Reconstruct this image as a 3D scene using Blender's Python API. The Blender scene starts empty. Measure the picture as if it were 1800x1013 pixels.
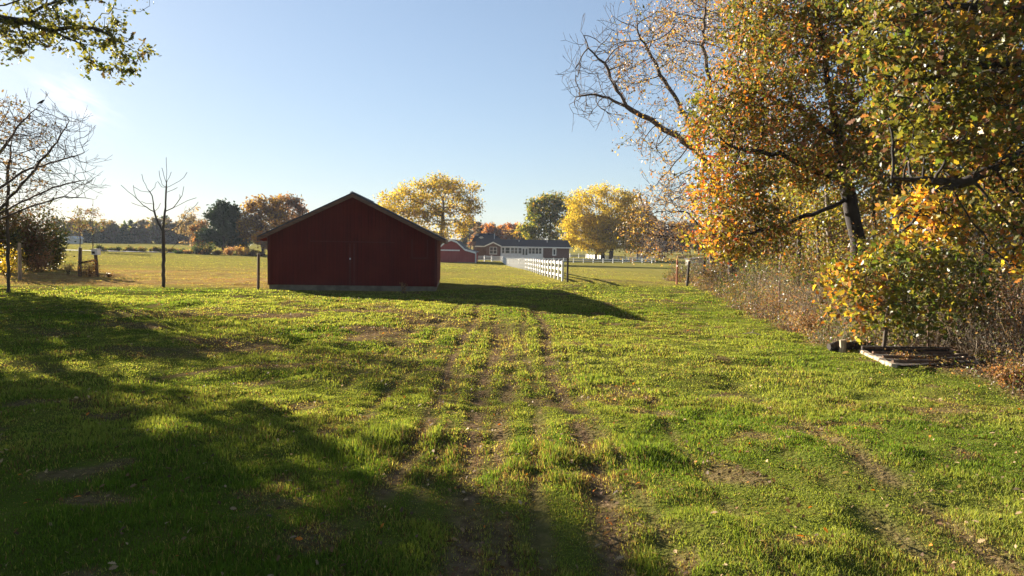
GR = 1.0          # grass amount
SKY, SUN, EXPO = 0.054, 5.0, 2.28
SKY_K, SKY_T, DUST, CLOUD = 6.0, (.955, 1.0, 1.07), 0.3, 5.2
SKY_PALE = .4
import bpy, math, random
import numpy as np
from mathutils import Vector, Matrix, Quaternion

random.seed(7)
R = math.radians
scene = bpy.context.scene
col = scene.collection

# ------------------------------------------------------------------ camera
CAMZ = 2.86
F = 1200.0                       # focal length in photo pixels (1800 wide)
cam_d = bpy.data.cameras.new('camera')
cam_d.sensor_width = 36.0
cam_d.lens = 36.0 * F / 1800.0
cam_d.clip_start = 0.1
cam_d.clip_end = 6000
cam = bpy.data.objects.new('camera', cam_d)
col.objects.link(cam)
RM = Matrix.Rotation(R(90 - 3.74), 3, 'X') @ Matrix.Rotation(R(1.0), 3, 'Z')
cam.location = (0, 0, CAMZ)
cam.rotation_euler = RM.to_euler()
scene.camera = cam

def at(px, py, Y):
    """world point seen at photo pixel (px, py) at forward distance Y"""
    d = RM @ Vector(((px - 900) / F, (506.5 - py) / F, -1.0))
    return Vector((0, 0, CAMZ)) + d * (Y / d.y)

# ------------------------------------------------------------------ numpy noise
def _h(ix, iy, seed):
    n = (ix.astype(np.int64) * 374761393 + iy.astype(np.int64) * 668265263 + seed * 982451653) & 0x7fffffff
    n = ((n ^ (n >> 13)) * 1274126177) & 0x7fffffff
    n = n ^ (n >> 16)
    return (n & 0xffff) / 65535.0

def vnoise(x, y, seed=0):
    x = np.asarray(x, float); y = np.asarray(y, float)
    ix = np.floor(x); iy = np.floor(y)
    fx = x - ix; fy = y - iy
    fx = fx * fx * (3 - 2 * fx); fy = fy * fy * (3 - 2 * fy)
    a = _h(ix, iy, seed); b = _h(ix + 1, iy, seed); c = _h(ix, iy + 1, seed); d = _h(ix + 1, iy + 1, seed)
    return (a * (1 - fx) + b * fx) * (1 - fy) + (c * (1 - fx) + d * fx) * fy

def fbm(x, y, scale, octv=3, seed=0):
    s = 0; a = 1; t = 0
    for k in range(octv):
        s = s + a * vnoise(np.asarray(x) * scale, np.asarray(y) * scale, seed + k * 17)
        t += a; a *= .5; scale *= 2.03
    return s / t

def sst(a, b, x):
    t = np.clip((np.asarray(x, float) - a) / (b - a), 0, 1)
    return t * t * (3 - 2 * t)

# ------------------------------------------------------------------ terrain
def macro(x, y):
    x = np.asarray(x, float); y = np.asarray(y, float)
    z = 0.26 * np.exp(-((y - 27) / 6.5) ** 2) * sst(6, -1, x) * sst(-24, -15, x)
    z = z + 0.30 * np.exp(-((y - 49) / 9) ** 2 - ((x - 6) / 8) ** 2)
    dip = -1.35 * np.exp(-((x - 2) / 75) ** 2) - 0.35
    z = z + dip * sst(56, 150, y) * (1 - 0.45 * sst(230, 420, y))
    return z

TRACKS = [(-1.36, .16, 1.0, 8, 34), (-1.02, .10, .6, 8, 24), (-.50, .22, 1.0, 5, 27), (-.08, .18, .9, 5, 26), (.40, .11, .75, 6, 30), (1.02, .21, 1.0, 4.5, 32), (1.40, .10, .6, 5, 24),
          (4.75, .2, .8, 5, 17), (3.9, .18, .7, 4, 11), (2.5, .1, .4, 6, 22), (-2.3, .12, .65, 12, 32), (-3.2, .11, .5, 14, 30)]

def edge(y):
    """x of the brush edge on the right"""
    y = np.asarray(y, float)
    return 10.3 + 2.6 * sst(24, 50, y) + .3 * np.sin(y * .55) + .28 * np.sin(y * 1.7 + 1) - .6 * sst(16, 24, y) * sst(32, 24, y)

def dirt(x, y):
    x = np.asarray(x, float); y = np.asarray(y, float)
    n = fbm(x, y, .9, 3, 3)
    n2 = fbm(x, y, 3.2, 2, 9)
    m = np.zeros_like(x)
    for (x0, w, s, y0, y1) in TRACKS:
        xx = x0 + .10 * np.sin(y * .5 + x0 * 3) + .12 * (fbm(y, y * 0 + x0 * 9, .6, 2, 5) - .5)
        g = np.exp(-((x - xx) / w) ** 2) * s * sst(y0 - 2, y0, y) * sst(y1, y1 - 6, y)
        m = np.maximum(m, g * sst(.24, .52, n * .5 + n2 * .5))
    # bare brown patches in front of the barn
    reg = np.exp(-((x + 7) / 7) ** 2 - ((y - 22) / 7) ** 2)
    streak = fbm(x * .55 + y * .3, y * .9, .75, 3, 21)
    m = np.maximum(m, np.minimum(1, reg * 1.3) * sst(.50, .66, streak) * .9)
    m = np.maximum(m, .7 * sst(.66, .78, fbm(x, y, .35, 3, 31)) * sst(.35, .6, n2))
    m = np.maximum(m, .7 * sst(.70, .80, fbm(x, y, 1.1, 2, 41)) * sst(50, 40, y))
    # fold in the turf left of the tracks
    m = np.maximum(m, np.exp(-((y - 15.2 - .55 * (x + 5.2) + .3 * np.sin(x * 2.3)) / .28) ** 2) * sst(-8, -6.6, x) * sst(-3.2, -4.4, x) * .9)
    # strip crossing right of barn shadow
    m = np.maximum(m, np.exp(-((y - 33.5 - .25 * np.sin(x)) / .3) ** 2) * sst(3.5, 4.8, x) * sst(9.5, 8, x) * .7)
    m = np.maximum(m, np.exp(-((y - 43.5 - .2 * np.sin(x * 2)) / .7) ** 2) * sst(-2.5, 0, x) * sst(5, 3.5, x) * sst(.35, .6, n2) * .9)
    m = np.maximum(m, sst(-.7, .3, x - edge(y)) * sst(9, 12, y) * sst(62, 54, y))
    return np.clip(m, 0, 1)

def fieldmask(x, y):
    """mown pasture (1) against the lusher lawn (0)"""
    x = np.asarray(x, float); y = np.asarray(y, float)
    b = 37.5 + 7.5 * sst(-7, 2, x) + 2.2 * (fbm(x, y, .25, 2, 77) - .5)
    return sst(b - 1.2, b + 2.2, y)

def leafy(x, y):
    """brown fallen-leaf zone in the left pasture"""
    x = np.asarray(x, float); y = np.asarray(y, float)
    return sst(38, 42, y) * sst(74, 56, y) * sst(-5, -11, x) * (.45 + .55 * sst(.35, .65, fbm(x * .4, y, .3, 3, 51)))

def ground(x, y):
    x = np.asarray(x, float); y = np.asarray(y, float)
    z = macro(x, y)
    near = sst(60, 40, y) * sst(-60, -40, -np.abs(x))
    bar = 1 - np.exp(-(((x + 9.2) / 6.2) ** 4 + ((y - 43.3) / 5.5) ** 4))
    near = near * bar
    z = z + near * (.22 * (fbm(x, y, .22, 2, 61) - .5) + .17 * (fbm(x, y, .8, 2, 62) - .5) + .08 * (fbm(x, y, 2.4, 2, 63) - .5))
    for (x0, w, s, y0, y1) in TRACKS:
        xx = x0 + .10 * np.sin(y * .5 + x0 * 3)
        z = z - .05 * s * np.exp(-((x - xx) / (w * 1.1)) ** 2) * sst(y0 - 2, y0, y) * sst(y1 + 3, y1 - 4, y)
    z = z + .30 * (fbm(x, y, .02, 2, 64) - .5) * sst(60, 110, y)
    # the far land climbs very gently into the wooded horizon
    z = z + sst(330, 900, y) * 3.0
    return z

def gz(x, y):
    return float(ground(np.array([x]), np.array([y]))[0])

def gx(px, Y):
    """x of the place seen in photo column px at distance Y, standing on the ground"""
    z = gz(at(px, 440, Y).x, Y)
    p = at(px, 440, Y)
    for _ in range(4):
        # row where that ground height falls
        py = 440
        v = RM.transposed() @ (Vector((p.x, Y, z)) - Vector((0, 0, CAMZ)))
        py = 506.5 - v.y / -v.z * F
        p = at(px, py, Y); z = gz(p.x, Y)
    return p.x

def gp(px, Y):
    x = gx(px, Y)
    return Vector((x, Y, gz(x, Y)))

# ------------------------------------------------------------------ tagging
def tag(o, label=None, cat=None, group=None, kind=None):
    if label: o['label'] = label
    if cat: o['category'] = cat
    if group: o['group'] = group
    if kind: o['kind'] = kind
    return o

def thing(name, label, cat, loc=(0, 0, 0), rz=0.0, group=None):
    o = bpy.data.objects.new(name, None)
    o.empty_display_size = .3
    col.objects.link(o)
    o.location = loc
    o.rotation_euler = (0, 0, rz)
    return tag(o, label, cat, group)

def link(name, me, mats, parent=None):
    o = bpy.data.objects.new(name, me)
    col.objects.link(o)
    for m in (mats if isinstance(mats, (list, tuple)) else [mats]):
        me.materials.append(m)
    if parent is not None:
        o.parent = parent
    return o

ORD = 'first second third fourth fifth sixth seventh eighth ninth tenth eleventh twelfth thirteenth fourteenth fifteenth sixteenth seventeenth eighteenth nineteenth twentieth'.split()

# ------------------------------------------------------------------ mesh helpers
def raw_mesh(name, verts, loops, sizes, colors=None, smooth=False, mat_idx=None):
    me = bpy.data.meshes.new(name)
    verts = np.ascontiguousarray(verts, dtype=np.float32)
    loops = np.ascontiguousarray(loops, dtype=np.int32)
    sizes = np.ascontiguousarray(sizes, dtype=np.int32)
    me.vertices.add(len(verts)); me.vertices.foreach_set('co', verts.ravel())
    me.loops.add(len(loops)); me.loops.foreach_set('vertex_index', loops)
    me.polygons.add(len(sizes))
    st = np.zeros(len(sizes), dtype=np.int32); st[1:] = np.cumsum(sizes)[:-1]
    me.polygons.foreach_set('loop_start', st)
    if smooth:
        me.polygons.foreach_set('use_smooth', np.ones(len(sizes), dtype=bool))
    if mat_idx is not None:
        me.polygons.foreach_set('material_index', np.ascontiguousarray(mat_idx, dtype=np.int32))
    me.update(calc_edges=True)
    if colors is not None:
        a = me.attributes.new('Col', 'FLOAT_COLOR', 'POINT')
        c = np.ones((len(verts), 4), dtype=np.float32); c[:, :3] = colors
        a.data.foreach_set('color', c.ravel())
    return me

class MB:
    """collects boxes, quads, prisms and tubes, then links them as ONE mesh object"""
    def __init__(self): self.v = []; self.f = []
    def add(self, vs, fs):
        n = len(self.v); self.v += [tuple(p) for p in vs]; self.f += [[i + n for i in f] for f in fs]; return self
    def box(self, x0, x1, y0, y1, z0, z1):
        v = [(x0, y0, z0), (x1, y0, z0), (x1, y1, z0), (x0, y1, z0), (x0, y0, z1), (x1, y0, z1), (x1, y1, z1), (x0, y1, z1)]
        return self.add(v, [(0, 3, 2, 1), (4, 5, 6, 7), (0, 1, 5, 4), (1, 2, 6, 5), (2, 3, 7, 6), (3, 0, 4, 7)])
    def prism(self, poly, y0, y1):
        """poly of (x, z) counter-clockwise seen from -y, extruded from y0 to y1"""
        n = len(poly)
        v = [(p[0], y0, p[1]) for p in poly] + [(p[0], y1, p[1]) for p in poly]
        f = [list(range(n)), list(range(2 * n - 1, n - 1, -1))]
        for i in range(n):
            j = (i + 1) % n; f.append((j, i, i + n, j + n))
        return self.add(v, f)
    def bar(self, a, b, w, h, up=(0, 0, 1)):
        a = Vector(a); b = Vector(b); d = (b - a).normalized()
        s = d.cross(Vector(up)); s = s.normalized() if s.length > 1e-4 else Vector((1, 0, 0))
        u = s.cross(d)
        v = []
        for p in (a, b):
            for (i, j) in ((-1, -1), (1, -1), (1, 1), (-1, 1)): v.append(p + s * (i * w / 2) + u * (j * h / 2))
        return self.add(v, [(0, 1, 2, 3), (7, 6, 5, 4), (0, 4, 5, 1), (1, 5, 6, 2), (2, 6, 7, 3), (3, 7, 4, 0)])
    def tube(self, pts, rads, n=8, cap=True, jit=0):
        pts = [Vector(p) for p in pts]
        if not isinstance(rads, (list, tuple)): rads = [rads] * len(pts)
        v = []; f = []
        for k, p in enumerate(pts):
            d = (pts[min(k + 1, len(pts) - 1)] - pts[max(k - 1, 0)]).normalized()
            s = d.cross(Vector((.31, .9, .2)) if abs(d.z) > .5 else Vector((0, 0, 1))).normalized(); u = s.cross(d)
            for i in range(n):
                a = 2 * math.pi * i / n
                rr = rads[k] * (1 + random.uniform(-jit, jit))
                v.append(p + s * (math.cos(a) * rr) + u * (math.sin(a) * rr))
        for k in range(len(pts) - 1):
            for i in range(n):
                j = (i + 1) % n
                f.append((k * n + i, k * n + j, (k + 1) * n + j, (k + 1) * n + i))
        if cap:
            f.append(list(range(n - 1, -1, -1))); f.append([(len(pts) - 1) * n + i for i in range(n)])
        return self.add(v, f)
    def build(self, name, mats, parent=None, smooth=False, bevel=0):
        me = bpy.data.meshes.new(name)
        me.from_pydata(self.v, [], self.f); me.update()
        if smooth: me.polygons.foreach_set('use_smooth', [True] * len(me.polygons))
        o = link(name, me, mats, parent)
        if bevel:
            b = o.modifiers.new('bevel', 'BEVEL'); b.width = bevel; b.segments = 1; b.limit_method = 'ANGLE'
        return o

# ------------------------------------------------------------------ materials
def new_mat(name):
    m = bpy.data.materials.new(name); m.use_nodes = True
    nt = m.node_tree; b = nt.nodes['Principled BSDF']
    return m, nt, b

def solid(name, c1, c2=None, scale=6.0, rough=.8, stretch=(1, 1, 1), bump=0.0, detail=4, spec=.3, metal=0.0, lo=.35, hi=.65):
    """procedural paint/wood/stone: two colours mixed by a noise in object space"""
    m, nt, b = new_mat(name)
    b.inputs['Roughness'].default_value = rough
    b.inputs['Specular IOR Level'].default_value = spec
    b.inputs['Metallic'].default_value = metal
    c2 = c2 or tuple(v * .7 for v in c1)
    tc = nt.nodes.new('ShaderNodeTexCoord'); mp = nt.nodes.new('ShaderNodeMapping')
    mp.inputs['Scale'].default_value = stretch
    nt.links.new(tc.outputs['Object'], mp.inputs['Vector'])
    n = nt.nodes.new('ShaderNodeTexNoise'); n.inputs['Scale'].default_value = scale; n.inputs['Detail'].default_value = detail
    nt.links.new(mp.outputs[0], n.inputs['Vector'])
    r = nt.nodes.new('ShaderNodeValToRGB')
    r.color_ramp.elements[0].position = lo; r.color_ramp.elements[0].color = (*c1, 1)
    r.color_ramp.elements[1].position = hi; r.color_ramp.elements[1].color = (*c2, 1)
    nt.links.new(n.outputs['Fac'], r.inputs[0]); nt.links.new(r.outputs[0], b.inputs['Base Color'])
    if bump:
        bp = nt.nodes.new('ShaderNodeBump'); bp.inputs['Strength'].default_value = bump; bp.inputs['Distance'].default_value = .02
        nt.links.new(n.outputs['Fac'], bp.inputs['Height']); nt.links.new(bp.outputs[0], b.inputs['Normal'])
    return m

def leafmat(name, trans=.5, rough=.5, spec=.4, gain=(1, 1, 1), tgain=(1.12, 1.08, .6)):
    """leaf/blade: colour from the mesh's Col attribute, part of the light passing through"""
    m, nt, b = new_mat(name)
    a = nt.nodes.new('ShaderNodeAttribute'); a.attribute_name = 'Col'
    g = nt.nodes.new('ShaderNodeMix'); g.data_type = 'RGBA'; g.blend_type = 'MULTIPLY'; g.inputs['Factor'].default_value = 1
    g.inputs[7].default_value = (*gain, 1)
    nt.links.new(a.outputs['Color'], g.inputs[6])
    nt.links.new(g.outputs[2], b.inputs['Base Color'])
    b.inputs['Roughness'].default_value = rough; b.inputs['Specular IOR Level'].default_value = spec
    t = nt.nodes.new('ShaderNodeBsdfTranslucent')
    g2 = nt.nodes.new('ShaderNodeMix'); g2.data_type = 'RGBA'; g2.blend_type = 'MULTIPLY'; g2.inputs['Factor'].default_value = 1
    g2.inputs[7].default_value = (*tgain, 1); g2.clamp_result = True
    nt.links.new(g.outputs[2], g2.inputs[6]); nt.links.new(g2.outputs[2], t.inputs['Color'])
    mx = nt.nodes.new('ShaderNodeMixShader'); mx.inputs[0].default_value = trans
    nt.links.new(b.outputs[0], mx.inputs[1]); nt.links.new(t.outputs[0], mx.inputs[2])
    nt.links.new(mx.outputs[0], nt.nodes['Material Output'].inputs['Surface'])
    return m

M = {}
M['bark'] = solid('bark', (.105, .080, .060), (.045, .034, .026), 5, .9, (1, 1, .25), .6)
M['bark_pale'] = solid('bark_pale', (.30, .25, .20), (.12, .095, .075), 4, .9, (1, 1, .3), .5)
M['bark_dark'] = solid('bark_dark', (.045, .035, .030), (.022, .018, .015), 6, .9, (1, 1, .25), .6)
M['twig'] = solid('twig', (.12, .085, .065), (.07, .05, .04), 3, .9)
M['leaf'] = leafmat('leaf', .58, .42, .45)
M['leaf_far'] = leafmat('leaf_far', .55, .8, .08)
M['needle'] = leafmat('needle', .15, .6, .3)
M['grass'] = leafmat('grass', .5, .7, .05)
M['litter'] = leafmat('litter', .25, .7, .2)
M['wood'] = solid('wood', (.16, .11, .075), (.07, .05, .035), 4, .85, (3, 3, .5), .5)
M['wood_red'] = solid('wood_red', (.20, .10, .06), (.09, .05, .035), 4, .85, (3, 3, .5), .5)
M['wood_dark'] = solid('wood_dark', (.05, .038, .03), (.025, .02, .017), 4, .9, (3, 3, .5), .5)
M['wood_pale'] = solid('wood_pale', (.36, .28, .19), (.20, .15, .10), 4, .85, (3, 3, .5), .4)
M['white'] = solid('white', (.78, .76, .72), (.66, .63, .58), 2.5, .55, (1, 1, 1), 0, 5)
M['white_weathered'] = solid('white_weathered', (.62, .60, .56), (.36, .33, .29), 9, .7, (1, 1, .5), .2)
M['rust'] = solid('rust', (.17, .095, .055), (.075, .045, .03), 14, .85, (1, 1, 1), .4)
M['concrete'] = solid('concrete', (.34, .31, .26), (.21, .19, .15), 3.5, .9, (1, 1, 1), .3)
M['concrete_pale'] = solid('concrete_pale', (.42, .34, .24), (.20, .15, .10), 7, .9, (1, 1, 1), .5)
M['glass'] = solid('glass', (.02, .025, .032), (.035, .04, .05), .6, .08, spec=.6)
M['grey_metal'] = solid('grey_metal', (.45, .46, .48), (.33, .34, .36), 3, .45, metal=.3)
M['orange_paint'] = solid('orange_paint', (.62, .22, .10), (.45, .20, .12), 6, .7)
# ------------------------------------------------------------------ world, sun
SUN_AZ, SUN_EL = 48.0, 16.2              # degrees left of straight ahead, above the horizon
w = bpy.data.worlds.new('World'); scene.world = w; w.use_nodes = True
nt = w.node_tree; bg = nt.nodes['Background']
sky = nt.nodes.new('ShaderNodeTexSky'); sky.sky_type = 'NISHITA'; sky.sun_disc = False
sky.sun_elevation = R(SUN_EL); sky.sun_rotation = R(-SUN_AZ)
sky.air_density = 1.0; sky.dust_density = DUST; sky.ozone_density = 2.0; sky.altitude = 200
tc = nt.nodes.new('ShaderNodeTexCoord')
# thin wisp of cirrus, fixed to a direction of the sky
cd = (at(132, 178, 100) - Vector((0, 0, CAMZ))).normalized()
up = Vector((0, 0, 1)); e1 = cd.cross(up).normalized(); e2 = e1.cross(cd)
ax1 = (e1 * math.cos(R(-24)) + e2 * math.sin(R(-24))).normalized(); ax2 = cd.cross(ax1).normalized() * -1
def dotn(v):
    n = nt.nodes.new('ShaderNodeVectorMath'); n.operation = 'DOT_PRODUCT'; n.inputs[1].default_value = v
    nt.links.new(tc.outputs['Generated'], n.inputs[0]); return n.outputs['Value']
def mth(op, a, b=None):
    n = nt.nodes.new('ShaderNodeMath'); n.operation = op
    for k, s in enumerate((a, b)):
        if s is None: continue
        if isinstance(s, (int, float)): n.inputs[k].default_value = s
        else: nt.links.new(s, n.inputs[k])
    return n.outputs[0]
u_ = mth('MULTIPLY', dotn(ax1), 1 / .036); v_ = mth('MULTIPLY', dotn(ax2), 1 / .021)
rad = mth('ADD', mth('MULTIPLY', u_, u_), mth('MULTIPLY', v_, v_))
front = mth('GREATER_THAN', dotn(cd), 0.5)
fall = mth('MULTIPLY', mth('POWER', 2.718, mth('MULTIPLY', rad, -1.0)), front)
cmb = nt.nodes.new('ShaderNodeCombineXYZ')
nt.links.new(mth('MULTIPLY', u_, .55), cmb.inputs[0]); nt.links.new(mth('MULTIPLY', v_, 1.1), cmb.inputs[1])
cn = nt.nodes.new('ShaderNodeTexNoise'); cn.inputs['Scale'].default_value = 1.6; cn.inputs['Detail'].default_value = 6; cn.inputs['Distortion'].default_value = .6
nt.links.new(cmb.outputs[0], cn.inputs['Vector'])
cl = mth('MULTIPLY', fall, mth('MULTIPLY', mth('MAXIMUM', mth('SUBTRACT', cn.outputs['Fac'], .33), 0.0), 2.6))
mixc = nt.nodes.new('ShaderNodeMix'); mixc.data_type = 'RGBA'
nt.links.new(cl, mixc.inputs['Factor']); mixc.inputs[7].default_value = (CLOUD, CLOUD, CLOUD * 1.02, 1)
# thin bright veil near the sun rolls off softly; air keeps a cool tint
bw = nt.nodes.new('ShaderNodeRGBToBW'); nt.links.new(sky.outputs[0], bw.inputs[0])
roll = mth('DIVIDE', 1.0, mth('ADD', 1.0, mth('DIVIDE', bw.outputs[0], SKY_K)))
tint = nt.nodes.new('ShaderNodeVectorMath'); tint.operation = 'MULTIPLY'; tint.inputs[1].default_value = SKY_T
lift = nt.nodes.new('ShaderNodeVectorMath'); lift.operation = 'SCALE'; lift.inputs[0].default_value = (.93, 1.0, 1.06)
nt.links.new(bw.outputs[0], lift.inputs['Scale'])
pale = nt.nodes.new('ShaderNodeMix'); pale.data_type = 'RGBA'; pale.inputs[0].default_value = SKY_PALE
nt.links.new(sky.outputs[0], pale.inputs[6]); nt.links.new(lift.outputs[0], pale.inputs[7])
nt.links.new(pale.outputs[2], tint.inputs[0])
scl = nt.nodes.new('ShaderNodeVectorMath'); scl.operation = 'SCALE'
nt.links.new(tint.outputs[0], scl.inputs[0]); nt.links.new(roll, scl.inputs['Scale'])
nt.links.new(scl.outputs[0], mixc.inputs[6])
nt.links.new(mixc.outputs[2], bg.inputs['Color'])
bg.inputs['Strength'].default_value = SKY

sd = bpy.data.lights.new('sun', 'SUN'); sd.energy = SUN; sd.angle = R(.5); sd.color = (1.0, .91, .77)
so = bpy.data.objects.new('sun', sd); col.objects.link(so)
sv = Vector((-math.sin(R(SUN_AZ)) * math.cos(R(SUN_EL)), math.cos(R(SUN_AZ)) * math.cos(R(SUN_EL)), math.sin(R(SUN_EL))))
so.rotation_euler = sv.to_track_quat('Z', 'Y').to_euler(); so.location = (-40, 50, 30)

vs = scene.view_settings
scene.display_settings.display_device = 'sRGB'
vs.view_transform = 'Standard'; vs.look = 'None'; vs.gamma = 1; vs.exposure = EXPO; vs.use_curve_mapping = False
scene.cycles.use_denoising = True
scene.cycles.max_bounces = 6; scene.cycles.transmission_bounces = 4; scene.cycles.diffuse_bounces = 3
scene.cycles.transparent_max_bounces = 4; scene.cycles.volume_bounces = 0
scene.cycles.sample_clamp_indirect = 4

# ------------------------------------------------------------------ ground sheet
def spaced(lo, hi, steps):
    """steps: list of (limit, spacing)"""
    out = [lo]; x = lo
    while x < hi:
        for lim, s in steps:
            if x < lim: break
        x += s; out.append(x)
    return np.array(out)
ys = spaced(-40, 2600, [(2, 3), (26, .13), (48, .25), (75, .8), (140, 3), (260, 8), (600, 30), (9e9, 140)])
xp = spaced(0, 2400, [(9, .14), (18, .28), (40, .8), (90, 3), (220, 10), (600, 40), (9e9, 150)])
xs = np.concatenate([-xp[:0:-1], xp])
GX, GY = np.meshgrid(xs, ys)
fx = GX.ravel(); fy = GY.ravel()
fz = ground(fx, fy)
nx, ny = len(xs), len(ys)
idx = np.arange(nx * ny).reshape(ny, nx)
q = np.stack([idx[:-1, :-1], idx[:-1, 1:], idx[1:, 1:], idx[1:, :-1]], -1).reshape(-1, 4)
masks = np.stack([dirt(fx, fy), fieldmask(fx, fy), leafy(fx, fy)], 1)
me = raw_mesh('ground', np.stack([fx, fy, fz], 1), q.ravel(), np.full(len(q), 4), masks, True)
m, nt, b = new_mat('ground')
a = nt.nodes.new('ShaderNodeAttribute'); a.attribute_name = 'Col'
sp = nt.nodes.new('ShaderNodeSeparateColor'); nt.links.new(a.outputs['Color'], sp.inputs[0])
tc = nt.nodes.new('ShaderNodeTexCoord')
def nz(scale, det=4, st=(1, 1, 1)):
    mp = nt.nodes.new('ShaderNodeMapping'); mp.inputs['Scale'].default_value = st
    nt.links.new(tc.outputs['Object'], mp.inputs['Vector'])
    n = nt.nodes.new('ShaderNodeTexNoise'); n.inputs['Scale'].default_value = scale; n.inputs['Detail'].default_value = det
    nt.links.new(mp.outputs[0], n.inputs['Vector']); return n.outputs['Fac']
def mixc2(f, c1, c2):
    mx = nt.nodes.new('ShaderNodeMix'); mx.data_type = 'RGBA'
    if isinstance(f, float): mx.inputs[0].default_value = f
    else: nt.links.new(f, mx.inputs[0])
    for s, c in ((6, c1), (7, c2)):
        if isinstance(c, tuple): mx.inputs[s].default_value = (*c, 1)
        else: nt.links.new(c, mx.inputs[s])
    return mx.outputs[2]
def rmp(f, lo, hi):
    mr = nt.nodes.new('ShaderNodeMapRange'); mr.inputs[1].default_value = lo; mr.inputs[2].default_value = hi
    nt.links.new(f, mr.inputs[0]); return mr.outputs[0]
lawn = mixc2(rmp(nz(1.3), .35, .65), (.065, .085, .012), (.10, .10, .02))
fld = mixc2(rmp(nz(.05, 5, (1, 2.2, 1)), .38, .62), (.165, .15, .034), (.215, .17, .045))
fld = mixc2(rmp(nz(.6, 5, (1, 1.6, 1)), .40, .70), fld, (.15, .14, .04))
lf = mixc2(rmp(nz(1.2, 4), .4, .6), (.23, .13, .05), (.30, .21, .08))
drt = mixc2(rmp(nz(9, 4), .35, .65), (.075, .045, .026), (.16, .105, .06))
c = mixc2(sp.outputs[1], lawn, fld)
c = mixc2(sp.outputs[2], c, lf)
c = mixc2(sp.outputs[0], c, drt)
nt.links.new(c, b.inputs['Base Color'])
b.inputs['Roughness'].default_value = 1; b.inputs['Specular IOR Level'].default_value = 0
bp = nt.nodes.new('ShaderNodeBump'); bp.inputs['Strength'].default_value = .8; bp.inputs['Distance'].default_value = .06
nt.links.new(nz(14, 4), bp.inputs['Height']); nt.links.new(bp.outputs[0], b.inputs['Normal'])
g_o = link('ground', me, m); tag(g_o, 'lawn and pasture ground', kind='structure')

# far country road at the left
v = []; f = []
for k in range(25):
    x = -175 + k * 4.4; y = 148 + k * .55
    v += [(x, y, gz(x, y) + .16), (x, y + 3.6, gz(x, y + 3.6) + .18)]
    if k: f.append((2 * k - 2, 2 * k, 2 * k + 1, 2 * k - 1))
me = bpy.data.meshes.new('road'); me.from_pydata(v, [], f); me.update()
M['asphalt'] = solid('asphalt', (.11, .11, .115), (.085, .085, .09), 2, .8)
tag(link('road', me, M['asphalt']), 'pale grey country road beyond the pasture', kind='structure')

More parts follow.
